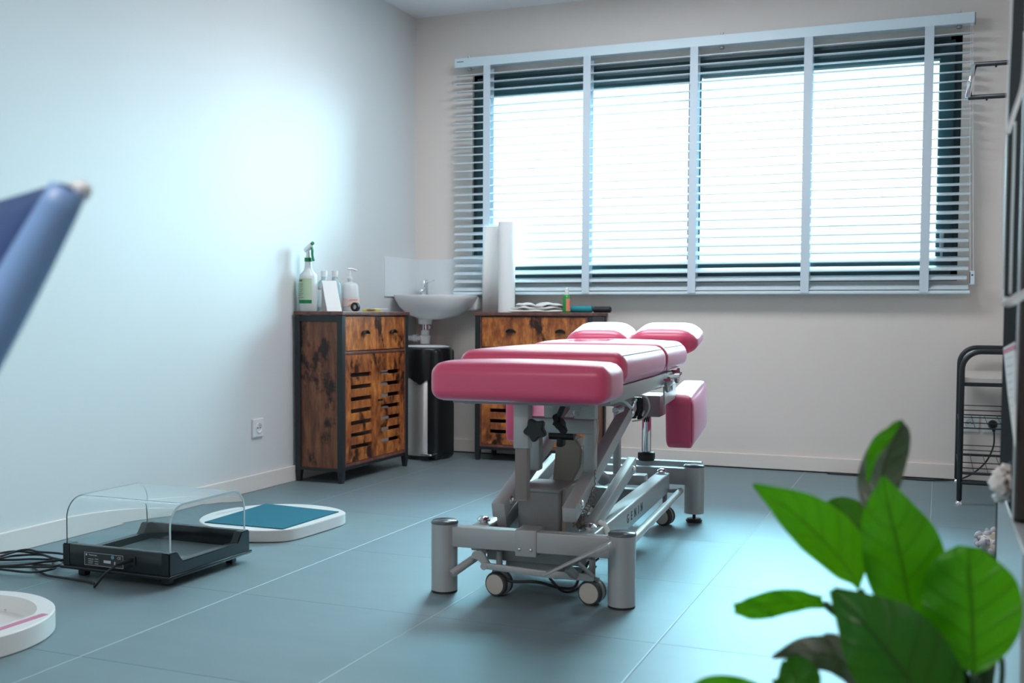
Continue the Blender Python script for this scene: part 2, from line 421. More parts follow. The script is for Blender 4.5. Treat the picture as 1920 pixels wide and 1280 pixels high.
box(b, (XL, YF-T, 0), (-2.3, YF, ZC)); box(b, (-1.9, YF-T, 0), (XR, YF, ZC)); box(b, (-2.3, YF-T, 2.2), (-1.9, YF, ZC))
struct('wall_front', b, M_WALL_L)
b = BM()
for x in (-2.3, -1.95): box(b, (x, YF-0.12, 0), (x+0.05, YF-0.06, 2.2), 0.004)
for z in (0.0, 2.15): box(b, (-2.3, YF-0.12, z), (-1.9, YF-0.06, z+0.05), 0.004)
w2 = struct('rear_fill_window', b, M_WINF)
obj('pane', box(BM(), (-2.27, YF-0.095, 0.03), (-1.93, YF-0.089, 2.17)), M_PANE, w2)
# baseboards
b = box(BM(), (XL, YF, 0.0), (XL+0.013, YB, 0.073), 0.003); struct('baseboard_left', b, M_BASE_L)
b = box(BM(), (XL+0.013, YB-0.013, 0.006), (XR, YB, 0.078), 0.003); struct('baseboard_back', b, M_BASE)
b = box(BM(), (XL+0.013, YB-0.006, 0.0), (XR, YB, 0.006)); struct('shadow_gap_strip', b, M_DARKIN)  # dark strip painting the shade in the gap under the back baseboard
b = box(BM(), (XR-0.013, YF, 0.0), (XR, YB-0.013, 0.075), 0.003); struct('baseboard_right', b, M_BASE)

# window: flush anthracite frame with two sashes
b = BM(); y0, y1 = YB+0.02, YB+0.09
box(b, (OX0, y0, OZ0), (OX0+0.055, y1, OZ1), 0.004); box(b, (OX1-0.055, y0, OZ0), (OX1, y1, OZ1), 0.004)
box(b, (OX0, y0, OZ1-0.055), (OX1, y1, OZ1), 0.004); box(b, (OX0, y0, OZ0), (OX1, y1, OZ0+0.05), 0.004)
box(b, (-1.245, y0, OZ0), (-1.195, y1, OZ1), 0.004)
win = struct('window_1', b, M_WINF)
def sash(x0, x1, z0, z1, gx0, gx1, gz0, gz1):
    b = BM(); ya, yb = YB-0.004, YB+0.05
    box(b, (x0, ya, z0), (gx0, yb, z1), 0.005); box(b, (gx1, ya, z0), (x1, yb, z1), 0.005)
    box(b, (gx0-0.004, ya, gz1), (gx1+0.004, yb, z1), 0.005); box(b, (gx0-0.004, ya, z0), (gx1+0.004, yb, gz0), 0.005)
    s = obj('sash', b, M_WINF, win)
    obj('pane', box(BM(), (gx0-0.002, YB+0.028, gz0-0.002), (gx1+0.002, YB+0.034, gz1+0.002)), M_PANE, s)
sash(OX0+0.03, -1.208, OZ0+0.025, OZ1-0.025, -2.340, -1.240, 1.072, 2.004)
sash(-1.204, OX1-0.03, OZ0+0.025, OZ1-0.025, -1.172, -0.028, 1.064, 2.022)
b = BM(); cyl(b, (-0.0, YB-0.004, 1.16), (-0.0, YB-0.032, 1.16), 0.009); box(b, (-0.006, YB-0.038, 1.07), (0.006, YB-0.030, 1.17), 0.003)
box(b, (-0.010, YB-0.010, 1.12), (0.010, YB-0.003, 1.20), 0.003)
obj('window_handle', b, mat('grey_white_handle', (0.45, 0.5, 0.52), 0.4), win, smooth=True, angle=40)

# venetian blind
bl = thing('venetian_blind', 'pale grey venetian blind with wide slats hanging over the window', 'blind', (-1.21, 5.51, 0.9))
bl_off = Matrix.Translation((1.21, -5.51, -0.9))
def bo(name, bm, m, parent=None, **k):
    bmesh.ops.transform(bm, matrix=bl_off, verts=bm.verts); return obj(name, bm, m, parent or bl, **k)
b = box(BM(), (-2.54, 5.508, 2.158), (0.121, 5.565, 2.208), 0.002)
hr = bo('headrail', b, M_HEAD)
bo('end_cap', box(BM(), (0.121, 5.512, 2.160), (0.126, 5.562, 2.206), 0.001), M_GREYDK, hr)
bo('maker_mark', box(BM(), (-2.525, 5.5074, 2.186), (-2.485, 5.508, 2.190)), M_INK, hr)
for x in (-2.465, -1.06, 0.055):
    b = BM(); box(b, (x-0.016, 5.53, 2.208), (x+0.016, YB, 2.214), 0.002); cyl(b, (x, 5.54, 2.214), (x, 5.54, 2.226), 0.010, 16, bev=0.002)
    mb_ = bo('mounting_bracket', b, M_CHROME, smooth=True, angle=40)
    bo('bracket_knob', cyl(BM(), (x, 5.545, 2.145), (x, 5.545, 2.158), 0.013, 16), M_GREYDK, mb_, smooth=True, angle=40)
NS = 28
for i in range(NS):
    z = 2.118-0.0438*i; f = i/(NS-1)
    TT = (6, 8, 12, 17, 23, 31)
    q_ = min(4.999, f*5); tilt = TT[int(q_)]+(TT[int(q_)+1]-TT[int(q_)])*(q_-int(q_))
    tilt += random.uniform(-0.8, 0.8)
    if i == 7: tilt += 2
    b = BM(); N = 6; wd = 0.050; rows = []
    for j in range(N+1):
        t = j/N-0.5; rows.append((t*wd, 0.0022*(1-4*t*t)))
    x0 = -2.545+random.uniform(-0.004, 0.004); x1 = 0.118+random.uniform(-0.006, 0.006)
    th = 0.0042
    vs = []
    for x in (x0, x1):
        vs.append([b.verts.new((x, y, zz)) for y, zz in rows]+[b.verts.new((x, y, zz-th)) for y, zz in rows[::-1]])
    n = len(vs[0])
    for k in range(n): b.faces.new((vs[0][k], vs[1][k], vs[1][(k+1) % n], vs[0][(k+1) % n]))
    b.faces.new(vs[0]); b.faces.new(vs[1][::-1])
    bmesh.ops.recalc_face_normals(b, faces=b.faces)
    bmesh.ops.transform(b, matrix=Matrix.Translation((0, 5.537, z)) @ Matrix.Rotation(math.radians(tilt), 4, 'X'), verts=b.verts)
    bo('slat', b, M_BLIND, smooth=True, angle=40)
bo('bottom_rail', box(BM(), (-2.55, 5.512, 0.898), (0.130, 5.562, 0.914), 0.004), M_HEAD)
bo('bottom_slat_stack', box(BM(), (-2.548, 5.512, 0.918), (0.126, 5.562, 0.9215), 0.001), M_BLIND)
for x in (-2.345, -1.768, -1.195, -0.628, -0.074):
    b = BM()
    for y in (5.5095, 5.5635):
        box(b, (x-0.0205, y-0.0006, 0.905), (x+0.0205, y+0.0006, 2.16))
    bo('ladder_tape', b, M_TAPE)
b = BM(); tube(b, [(0.105, 5.507, 2.16), (0.112, 5.504, 1.6), (0.128, 5.50, 1.0)], 0.0011, 6); tube(b, [(0.113, 5.507, 2.16), (0.126, 5.504, 1.6), (0.142, 5.50, 1.0)], 0.0011, 6)
bo('pull_cord', b, M_WHITEP)
b = BM(); box(b, (0.126, 5.49, 0.94), (0.148, 5.515, 1.005), 0.003); bo('cord_tensioner', b, M_HEAD)
b = BM(); cyl(b, (0.137, 5.489, 0.985), (0.137, 5.492, 0.985), 0.004, 12); box(b, (0.1255, 5.489, 0.945), (0.128, 5.492, 1.0)); bo('tensioner_slot', b, M_INK)

# wall tiles splash
b = BM(); box(b, (XL, YB-0.008, 0.885), (-2.40, YB, 1.103), 0.001); box(b, (XL, 5.215, 0.885), (XL+0.008, YB-0.008, 1.103), 0.001)
struct('trim_2', b, M_SPLASH)

# sockets
def socket(name, label, loc, rz, w_=0.082, double=False, group=None):
    t = thing(name, label, 'socket', loc, rz, group)
    b = box(BM(), (-w_/2, -0.010, -0.041), (w_/2, 0, 0.041), 0.003); obj('face_plate', b, M_WHITEP, t)
    b = BM(); lathe(b, [(0.0, -0.001), (0.018, -0.001), (0.020, 0.003), (0.022, 0.004), (0.022, 0.0)], 24, Matrix.Translation((0, -0.010, 0)) @ Matrix.Rotation(PI/2, 4, 'X'))
    obj('socket_well', b, M_WHITEP, t, smooth=True, angle=30)
    b = BM()
    for x in (-0.009, 0.009): cyl(b, (x, -0.012, 0), (x, -0.0095, 0), 0.0028, 10)
    obj('pin_hole', b, M_INK, t)
    b = BM(); cyl(b, (0, -0.017, 0.009), (0, -0.010, 0.009), 0.0024, 10); obj('earth_pin', b, M_CHROME, t)
    return t
socket('wall_socket', 'single white power socket on the left wall beside the wooden cabinet', (XL, 4.03, 0.279), PI/2)
socket('wall_socket', 'empty white power socket on the back wall behind the metal trolley', (0.146, YB, 0.279), 0)
s2 = socket('wall_socket', 'white power socket with a black plug in it, behind the metal trolley', (0.245, YB, 0.279), 0)

# ------------------------------------------------------------ rustic cabinets
def cabinet(name, label, loc, rz, right_light):
    t = thing(name, label, 'cabinet', loc, rz)
    W, D, H = 0.665, 0.255, 0.80
    b = BM(); box(b, (-0.006, -0.006, H-0.016), (W+0.006, D+0.002, H), 0.002); obj('top_board', b, M_TOPW, t)
    for x in (0, W-0.028):
        for y in (0, D-0.028):
            b = BM(); box(b, (x, y, 0.05), (x+0.028, y+0.028, H-0.017), 0.002)
            c = BM(); bmesh.ops.create_cone(c, cap_ends=True, segments=4, radius1=0.0135, radius2=0.0198, depth=0.05)
            merge(b, c, Matrix.Translation((x+0.014, y+0.014, 0.025)) @ Matrix.Rotation(PI/4, 4, 'Z'))
            obj('leg', b, M_FRAME, t)
    for x in (0.002, W-0.026):
        rl = obj('side_rail', box(BM(), (x, 0.02, H-0.047), (x+0.024, D-0.02, H-0.018), 0.001), M_FRAME, t)
        obj('side_rail', box(BM(), (x, 0.02, 0.055), (x+0.02, D-0.02, 0.068), 0.001), M_FRAME, t)
        if x < 0.1:
            for yy in (0.05, D-0.05): obj('screw', cyl(BM(), (0.0005, yy, H-0.032), (0.004, yy, H-0.032), 0.004, 10), M_INK, rl)
    obj('front_rail', box(BM(), (0.02, 0.006, 0.058), (W-0.02, 0.024, 0.074), 0.001), M_FRAME, t)
    obj('back_rail', box(BM(), (0.02, D-0.022, 0.055), (W-0.02, D-0.006, 0.075), 0.001), M_FRAME, t)
    obj('front_rail', box(BM(), (0.02, 0.004, H-0.022), (W-0.02, 0.03, H-0.017), 0.001), M_FRAME, t)
    for x in (0.010, W-0.018):
        b = box(BM(), (x, 0.026, 0.068), (x+0.008, D-0.026, H-0.046)); obj('side_panel', b, M_WOODS, t)
    b = BM()
    x0, x1 = 0.029, W-0.029
    box(b, (x0, 0.002, 0.074), (x0+0.009, 0.028, H-0.022), 0.001); box(b, (x1-0.009, 0.002, 0.074), (x1, 0.028, H-0.022), 0.001)
    box(b, (x0, 0.001, 0.074), (x1, D-0.02, 0.088), 0.001); box(b, (x0, 0.001, 0.600), (x1, D-0.02, 0.612), 0.001)
    obj('carcass', b, M_TOPW, t)
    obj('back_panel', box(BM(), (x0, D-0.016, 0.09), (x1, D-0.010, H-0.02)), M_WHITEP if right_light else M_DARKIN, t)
    b = box(BM(), (x0+0.011, 0.004, 0.616), (x1-0.011, 0.020, H-0.024), 0.001); d = obj('drawer', b, M_WOOD, t)
    obj('seam', box(BM(), ((x0+x1)/2-0.0008, 0.0034, 0.617), ((x0+x1)/2+0.0008, 0.0042, H-0.025)), M_INK, d)
    def halfmoon(xc, zc):
        b = BM(); R = 0.026; poly = [(R*math.cos(a), R*0.62*math.sin(a)) for a in [PI*k/12 for k in range(13)]]
        prism(b, poly, 0, 0.012, Matrix.Translation((xc, 0.004, zc)) @ Matrix.Rotation(PI/2, 4, 'X'))
        tube(b, [(xc+R*math.cos(a), -0.012, zc+R*0.62*math.sin(a)) for a in [PI*k/12 for k in range(13)]], 0.0035, 6)
        obj('handle', b, M_BLACK, d)
    for fx in (0.30, 0.76): halfmoon(x0+(x1-x0)*fx, 0.694)
    zb, zt = 0.090, 0.598; mid = (x0+x1)/2
    for k, (a, c) in enumerate(((x0+0.010, mid-0.001), (mid+0.001, x1-0.010))):
        b = BM(); sw_ = 0.048; ya, yb = 0.004, 0.019
        box(b, (a, ya, zb), (a+sw_, yb, zt), 0.001); box(b, (c-sw_, ya, zb), (c, yb, zt), 0.001)
        box(b, (a+sw_, ya+0.001, zt-0.088), (c-sw_, yb, zt), 0.001); box(b, (a+sw_, ya+0.001, zb), (c-sw_, yb, zb+0.06), 0.001)
        n = 6; span = (zt-0.088)-(zb+0.06); gap = 0.0195; hh = (span-gap*(n+1))/n
        for i in range(n):
            z0 = zb+0.06+gap+i*(hh+gap); box(b, (a+sw_, ya+0.001, z0), (c-sw_, yb-0.003, z0+hh), 0.001)
        dd = obj('door', b, M_WOOD, t)
        hx = c-0.016 if k == 0 else a+0.016
        b = BM(); box(b, (hx-0.022, -0.014, 0.362), (hx+0.022, -0.005, 0.373), 0.003); cyl(b, (hx, -0.008, 0.367), (hx, 0.005, 0.367), 0.004, 10)
        if k == 1: obj('handle', b, M_BLACK, dd)
        else: b.free()
    obj('shelf', box(BM(), (x0, 0.03, 0.34), (x1, D-0.02, 0.352)), M_TOPW, t)
    if right_light:
        b = BM(); random.seed(3)
        z = 0.09
        for i in range(5): box(b, (mid+0.03, 0.024, z), (mid+0.17+random.uniform(-0.01, 0.01), D-0.03, z+0.045), 0.01); z += 0.048
        z = 0.354
        for i in range(5): box(b, (mid+0.03, 0.024, z), (mid+0.17+random.uniform(-0.01, 0.01), D-0.03, z+0.045), 0.01); z += 0.048
        cc = b
        o = obj('towel_stack', cc, M_CLOTH, None); o.matrix_world = Matrix.Translation(loc) @ Matrix.Rotation(rz, 4, 'Z')
        tag(o, 'white folded towels showing through the right slatted door of the left-hand cabinet', 'towels')
    return t
cabinet('slatted_cabinet', 'rustic brown slatted cabinet with black steel legs against the left wall, bottles on top', (-2.556, 4.315, 0), PI/2, True)
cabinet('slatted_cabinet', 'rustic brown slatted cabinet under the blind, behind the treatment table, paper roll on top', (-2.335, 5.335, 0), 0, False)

# ------------------------------------------------------------ things on the left cabinet
ZT = 0.801
t = thing('spray_bottle', 'tall white spray bottle with green trigger and green label on the left cabinet', 'spray bottle', (-2.765, 4.362, ZT), math.radians(-20))
b = BM(); lathe(b, [(0, 0), (0.040, 0), (0.043, 0.004), (0.043, 0.155), (0.040, 0.172), (0.022, 0.190), (0.0175, 0.205), (0.0150, 0.238), (0, 0.238)], 32)
obj('bottle', b, M_MILK, t, smooth=True, angle=50)
b = BM(); lathe(b, [(0.0436, 0.035), (0.0438, 0.04), (0.0438, 0.150), (0.0436, 0.152)], 40)
for v in [v for v in b.verts if v.co.y > -0.012]: b.verts.remove(v)
lab = obj('label', b, mat('pale_green_label', (0.52, 0.66, 0.45), 0.6), t, smooth=True)
b = BM()
for z0, z1 in ((0.036, 0.052),):
    lathe(b, [(0.0440, z0), (0.0440, z1)], 40)
for v in [v for v in b.verts if v.co.y > -0.012]: b.verts.remove(v)
obj('label_band', b, M_GREEN, lab)
b = BM()
for i in range(8): box(b, (-0.022, -0.0450, 0.062+i*0.009), (random.uniform(0.0, 0.02), -0.0442, 0.0635+i*0.009))
obj('label_text', b, M_INK, lab)
text_mesh('label_heading', 'ANI', 0.014, M_INK, lab, Matrix.Translation((0, -0.0448, 0.142)) @ Matrix.Rotation(PI/2, 4, 'X'))
b = BM(); lathe(b, [(0.0, 0.232), (0.018, 0.232), (0.018, 0.250), (0.0, 0.250)], 24); obj('collar', b, M_GREEN, t, smooth=True, angle=40)
b = BM(); lathe(b, [(0, 0.25), (0.013, 0.25), (0.010, 0.275), (0.0, 0.29)], 20); beam(b, (-0.022, 0, 0.283), (0.030, 0, 0.312), 0.020, 0.024, 0.006)
obj('spray_head', b, M_WHITEP, t, smooth=True, angle=50)
b = BM(); tube(b, smoothpts([(0.022, 0, 0.305), (0.030, 0, 0.285), (0.031, 0, 0.262), (0.040, 0, 0.235)]), 0.006, 8); obj('trigger', b, M_GREEN, t, smooth=True)
b = BM(); cyl(b, (0.024, 0, 0.312), (0.036, 0, 0.318), 0.008, 14); obj('nozzle', b, M_GREEN, t, smooth=True, angle=40)

def bottle(name, label, loc, r, h, m, cap_h, cap_m, sx=1, sy=1):
    t = thing(name, label, 'bottle', loc)
    b = BM(); lathe(b, [(0, 0), (r*0.93, 0), (r, 0.005), (r, h*0.72), (r*0.82, h*0.84), (r*0.42, h*0.93), (r*0.40, h), (0, h)], 28, None, sx, sy)
    obj('bottle_body', b, m, t, smooth=True, angle=50)
    b = BM(); lathe(b, [(0, h), (r*0.46, h), (r*0.44, h+cap_h), (0, h+cap_h)], 20); obj('cap', b, cap_m, t, smooth=True, angle=40)
    return t
bt = bottle('lotion_bottle', 'pale translucent bottle behind the folded white card on the left cabinet', (-2.765, 4.50, ZT), 0.034, 0.165, M_BLUEPL, 0.03, M_WHITEP)
b = BM(); lathe(b, [(0.0346, 0.02), (0.0346, 0.105)], 28); obj('label', b, M_PAPER, bt, smooth=True)
b = BM(); lathe(b, [(0.0349, 0.103), (0.0349, 0.108)], 28); obj('label_stripe', b, M_ORANGE, bt, smooth=True)
bottle('lotion_bottle', 'translucent light blue bottle between the folded card and the pump bottle', (-2.765, 4.600, ZT), 0.034, 0.168, M_BLUEPL, 0.03, M_WHITEP)
t = thing('pump_bottle', 'white pump soap bottle with orange and red label on the left cabinet', 'pump bottle', (-2.74, 4.705, ZT), math.radians(50))
b = BM(); lathe(b, [(0, 0), (0.046, 0), (0.049, 0.006), (0.047, 0.07), (0.042, 0.13), (0.030, 0.142), (0.012, 0.146), (0.012, 0.158), (0, 0.158)], 32, None, 1, 0.75)
obj('bottle_body', b, M_MILK, t, smooth=True, angle=50)
b = BM(); lathe(b, [(0.0495, 0.025), (0.0482, 0.066)], 40, None, 1, 0.76)
for v in [v for v in b.verts if v.co.y > 0.0]: b.verts.remove(v)
lb = obj('label', b, mat('pale_pink_label', (0.82, 0.66, 0.62), 0.6), t, smooth=True)
b = BM(); box(b, (-0.05, -0.012, 0.026), (-0.040, -0.004, 0.068)); box(b, (-0.018, -0.0388, 0.056), (0.024, -0.0375, 0.059)); box(b, (-0.02, -0.0390, 0.028), (0.0, -0.038, 0.036)); obj('label_mark', b, M_ORANGE, lb)
b = BM(); cyl(b, (0, 0, 0.158), (0, 0, 0.170), 0.013, 18); cyl(b, (0, 0, 0.170), (0, 0, 0.205), 0.005, 12, 0.004); tube(b, smoothpts([(-0.012, 0, 0.211), (0.010, 0, 0.212), (0.034, 0, 0.204)]), 0.0055, 8)
obj('pump_head', b, M_WHITEP, t, smooth=True, angle=40)
# folded card: tent profile
b = BM(); prism(b, [(0, 0), (0.004, 0), (0.014, 0.143), (0.010, 0.145)], 0, 0.070)
prism(b, [(0.010, 0.145), (0.014, 0.143), (0.102, 0.0), (0.097, 0.0)], 0, 0.070)
o = obj('folded_card', b, M_PAPER, None); o.matrix_world = Matrix.Translation((-2.675, 4.455, ZT)) @ Matrix.Rotation(math.radians(-42), 4, 'Z') @ Matrix.Rotation(PI/2, 4, 'X')
tag(o, 'tent-folded white card standing in front of the spray bottle on the left cabinet', 'card')
t = thing('tape_roll', 'small black ring of tape standing on edge on the left cabinet', 'tape roll', (-2.65, 4.60, ZT), math.radians(-5))
b = BM(); lathe(b, [(0.012, -0.009), (0.022, -0.009), (0.022, 0.009), (0.012, 0.009), (0.012, -0.009)], 36, Matrix.Translation((0, 0, 0.022)) @ Matrix.Rotation(PI/2, 4, 'X')); obj('tape_ring', b, M_BLACK, t, smooth=True, angle=40)
b = BM(); lathe(b, [(0.0, -0.003), (0.0118, -0.003), (0.0118, 0.003), (0, 0.003)], 30, Matrix.Translation((0, 0, 0.022)) @ Matrix.Rotation(PI/2, 4, 'X')); obj('core', b, M_WHITEP, t, smooth=True, angle=40)
o = obj('notepad', box(BM(), (-0.045, -0.03, 0), (0.045, 0.03, 0.011), 0.001), M_YELLOW); o.location = (-2.625, 4.72, ZT); o.rotation_euler = (0, 0, 0.5); tag(o, 'yellow notepad lying beside the black tape roll on the left cabinet', 'notepad')
o = obj('paper_slip', box(BM(), (-0.055, -0.022, 0), (0.055, 0.022, 0.003), 0.0), M_PAPER); o.location = (-2.605, 4.73, ZT+0.0115); o.rotation_euler = (0, 0.0, 1.2); tag(o, 'white paper slip on the yellow notepad, left cabinet', 'paper')

# ------------------------------------------------------------ things on the back cabinet
t = thing('paper_roll', 'tall white roll of couch paper standing on the back cabinet', 'paper roll', (-2.19, 5.43, ZT))
b = BM(); lathe(b, [(0.016, 0.001), (0.046, 0.0), (0.0455, 0.485), (0.044, 0.488), (0.016, 0.488), (0.016, 0.001)], 40); obj('roll', b, M_PAPER, t, smooth=True, angle=40)
b = BM(); lathe(b, [(0.0135, 0.002), (0.0158, 0.002), (0.0158, 0.486), (0.0135, 0.486), (0.0135, 0.002)], 30); obj('core', b, M_TAUPE, t, smooth=True, angle=40)
b = BM(); pts = [(-0.055+0.11*k/10, 0.012*math.sin(k*0.5)) for k in range(11)]
for k in range(10):
    f = lambda s: [b.verts.new((pts[k+s][0]+ (0.0 if z < 0.3 else 0.012), pts[k+s][1]+dy, z)) for z in (0, 0.25, 0.47) for dy in (0,)]
    A = f(0); B_ = f(1)
    for j in range(2): b.faces.new((A[j], B_[j], B_[j+1], A[j+1]))
bmesh.ops.remove_doubles(b, verts=b.verts, dist=1e-5)
bmesh.ops.solidify(b, geom=b.faces[:], thickness=0.0015)
o = obj('loose_paper', b, M_PAPER, None, smooth=True); o.location = (-2.295, 5.470, ZT+0.001); tag(o, 'loose curved sheet of white paper standing behind the paper roll', 'paper sheet')
def cloth(name, lo, hi, seed, m, layers=3, amp=0.008, n=26):
    random.seed(seed); b = BM(); zz = lo[2]
    H = (hi[2]-lo[2])/layers
    for L in range(layers):
        ph = [random.uniform(0, 6) for _ in range(6)]
        ix0 = lo[0]+random.uniform(0, 0.02)*L; ix1 = hi[0]-random.uniform(0, 0.025)*L
        c = BM(); bmesh.ops.create_cube(c, size=2); bmesh.ops.subdivide_edges(c, edges=c.edges[:], cuts=n, use_grid_fill=True)
        for v in c.verts:
            u = v.co; r_ = 0.5
            x = (ix0+ix1)/2+u.x*(ix1-ix0)/2; y = (lo[1]+hi[1])/2+u.y*(hi[1]-lo[1])/2
            e = max(0, 1-max(abs(u.x), abs(u.y))**8)
            wv = math.sin(u.x*5+ph[0]+u.y*2)*0.6+math.sin(u.x*9+u.y*4+ph[1])*0.4
            z = zz+H/2+u.z*H/2*(0.3+0.7*e)+wv*amp*(0.15+L*0.5)*(0.5+0.5*e)
            x += math.sin(u.y*6+ph[2])*amp*0.6*(abs(u.x)**3); y += math.sin(u.x*7+ph[3])*amp*0.6*(abs(u.y)**3)
            v.co = Vector((x, y, max(lo[2], z)))
        merge(b, c); zz += H
    return obj(name, b, m, None, smooth=True)
o = cloth('crumpled_towel', (-2.15, 5.375, ZT), (-1.86, 5.53, ZT+0.048), 5, M_CLOTH, 3, 0.010)
tag(o, 'rumpled white towels lying between the paper roll and the green bottle', 'towels')
t = thing('oil_bottle', 'small green bottle with white cap and orange label on the back cabinet', 'bottle', (-1.835, 5.40, ZT))
b = BM(); lathe(b, [(0, 0), (0.019, 0), (0.0205, 0.003), (0.0205, 0.078), (0.017, 0.090), (0.009, 0.096), (0, 0.098)], 28); obj('bottle_body', b, M_GRNGL, t, smooth=True, angle=50)
b = BM(); lathe(b, [(0.0209, 0.008), (0.0209, 0.074)], 32)
for v in [v for v in b.verts if v.co.x < 0.004]: b.verts.remove(v)
obj('label', b, M_ORANGE, t, smooth=True)
b = BM(); lathe(b, [(0, 0.094), (0.012, 0.094), (0.012, 0.106), (0.008, 0.128), (0, 0.132)], 24); obj('cap', b, M_WHITEP, t, smooth=True, angle=40)
b = BM(); cyl(b, (-0.065, 0, 0.0185), (0.055, 0, 0.0185), 0.018, 28, bev=0.004); o = obj('rolled_band', b, M_TEAL, None, smooth=True, angle=40); o.location = (-1.765, 5.455, ZT); o.rotation_euler = (0, 0, 0.03); tag(o, 'teal rolled exercise band lying right of the green bottle', 'band')
b = BM(); cyl(b, (-0.055, 0, 0.0165), (0.04, 0, 0.0165), 0.016, 28, bev=0.004); o = obj('rolled_band', b, M_BLACK, None, smooth=True, angle=40); o.location = (-1.648, 5.455, ZT); tag(o, 'black rolled exercise band at the right end of the back cabinet', 'band')

# ------------------------------------------------------------ sink
t = thing('corner_sink', 'white ceramic wall basin in the corner between the two wooden cabinets', 'sink', (-2.597, YB-0.009, 0.76))
b = BM(); prof = [(0, 0.0), (0.30, 0.002), (0.62, 0.025), (0.86, 0.07), (0.97, 0.11), (1.0, 0.128), (0.995, 0.134), (0.93, 0.134), (0.88, 0.128), (0.80, 0.075), (0.5, 0.035), (0, 0.03)]
seg = 48; rings = []
for r, z in prof:
    ring = []
    for k in range(seg):
        a = 2*PI*k/seg; cx_, sy_ = math.cos(a), math.sin(a)
        ex = 0.5 if r > 0.8 else 0.7
        x = math.copysign(abs(cx_)**(0.85 if sy_ < 0 else 0.5), cx_)*0.218*r
        y = -abs(sy_)**0.9*0.150*r if sy_ < 0 else abs(sy_)**0.6*0.245*r
        ring.append(b.verts.new((x, -0.247+y, z)))
    rings.append(ring)
for A, B_ in zip(rings, rings[1:]):
    for k in range(seg): b.faces.new((A[k], A[(k+1) % seg], B_[(k+1) % seg], B_[k]))
bmesh.ops.remove_doubles(b, verts=b.verts, dist=1e-4)
box(b, (-0.2, -0.10, 0.05), (0.2, 0.0, 0.132), 0.012)
bmesh.ops.recalc_face_normals(b, faces=b.faces)
obj('basin', b, M_CERAM, t, smooth=True, angle=50)
b = BM(); FX = Matrix.Translation((-0.130, 0, 0)); lathe(b, [(0.0, 0.132), (0.021, 0.132), (0.022, 0.14), (0.020, 0.20), (0.022, 0.205), (0, 0.207)], 24, Matrix.Translation((-0.01, -0.055, 0)))
tube(b, smoothpts([(-0.01, -0.055, 0.175), (0.0, -0.09, 0.178), (0.012, -0.135, 0.165), (0.012, -0.140, 0.150)]), 0.012, 12)
bmesh.ops.transform(b, matrix=FX, verts=b.verts); f = obj('faucet', b, M_CHROME, t, smooth=True, angle=50)
b = BM(); beam(b, (-0.012, -0.055, 0.205), (0.060, -0.080, 0.222), 0.018, 0.006, 0.002); lathe(b, [(0, 0.205), (0.02, 0.205), (0.018, 0.222), (0, 0.226)], 24, Matrix.Translation((-0.01, -0.055, 0)))
bmesh.ops.transform(b, matrix=FX, verts=b.verts); obj('lever', b, M_CHROME, f, smooth=True, angle=50)
b = BM(); lathe(b, [(0, -0.028), (0.036, -0.026), (0.040, 0.004), (0, 0.006)], 28, Matrix.Translation((-0.015, -0.2, 0))); bmesh.ops.transform(b, matrix=Matrix.Translation((-0.05, 0, 0)), verts=b.verts); obj('waste_cup', b, M_WHITEP, t, smooth=True, angle=50)
b = BM(); cyl(b, (-0.015, -0.2, -0.065), (-0.015, -0.2, -0.026), 0.016, 20); bmesh.ops.transform(b, matrix=Matrix.Translation((-0.05, 0, 0)), verts=b.verts); obj('waste_pipe', b, M_CHROME, t, smooth=True, angle=50)
b = BM(); lathe(b, [(0, -0.135), (0.026, -0.135), (0.030, -0.09), (0.022, -0.085), (0.024, -0.065), (0.020, -0.058), (0, -0.058)], 24, Matrix.Translation((-0.015, -0.2, 0)))
cyl(b, (-0.015, -0.2, -0.105), (-0.10, -0.2, -0.105), 0.015, 18); cyl(b, (-0.06, -0.2, -0.105), (-0.085, -0.2, -0.105), 0.021, 18); tube(b, smoothpts([(-0.10, -0.2, -0.105), (-0.15, -0.19, -0.105), (-0.172, -0.1, -0.105), (-0.172, 0.0, -0.105)]), 0.015, 14)
bmesh.ops.transform(b, matrix=Matrix.Translation((-0.05, 0, 0)), verts=b.verts); obj('drain_trap', b, M_WHITEP, t, smooth=True, angle=50)
b = BM(); cyl(b, (-0.12, -0.03, -0.045), (-0.12, 0.0, -0.045), 0.008, 12); cyl(b, (-0.12, -0.045, -0.045), (-0.12, -0.03, -0.045), 0.012, 12); tube(b, smoothpts([(-0.12, -0.04, -0.045), (-0.12, -0.045, 0.0), (-0.06, -0.05, 0.05)]), 0.005, 8)
obj('water_valve', b, M_CHROME, t, smooth=True, angle=50)

# ------------------------------------------------------------ pedal bin
t = thing('pedal_bin', 'steel and black pedal bin with black liner below the corner sink', 'bin', (-2.62, 5.330, 0))
b = BM(); lathe(b, [(0, 0.02), (0.126, 0.02), (0.126, 0.59), (0.12, 0.595), (0.11, 0.595), (0.11, 0.05), (0, 0.05)], 48, None, 1, 1)
for v in b.verts:
    if v.co.x > 0.055: v.co.x = 0.055+(v.co.x-0.055)*0.35
obj('steel_body', b, M_STEEL, t, smooth=True, angle=50)
b = BM(); box(b, (0.050, -0.115, 0.0), (0.118, 0.115, 0.60), 0.02, 3); lathe(b, [(0, 0), (0.130, 0.0), (0.130, 0.022), (0, 0.022)], 40); obj('black_housing', b, M_BLACK, t, smooth=True, angle=50)
b = BM(); prof = [(0.134, 0.43), (0.138, 0.50), (0.137, 0.595), (0.134, 0.606), (0.12, 0.606), (0.108, 0.55), (0.105, 0.30)]
seg = 72; rings = []
random.seed(11); ph = [random.uniform(0, 6) for _ in range(5)]
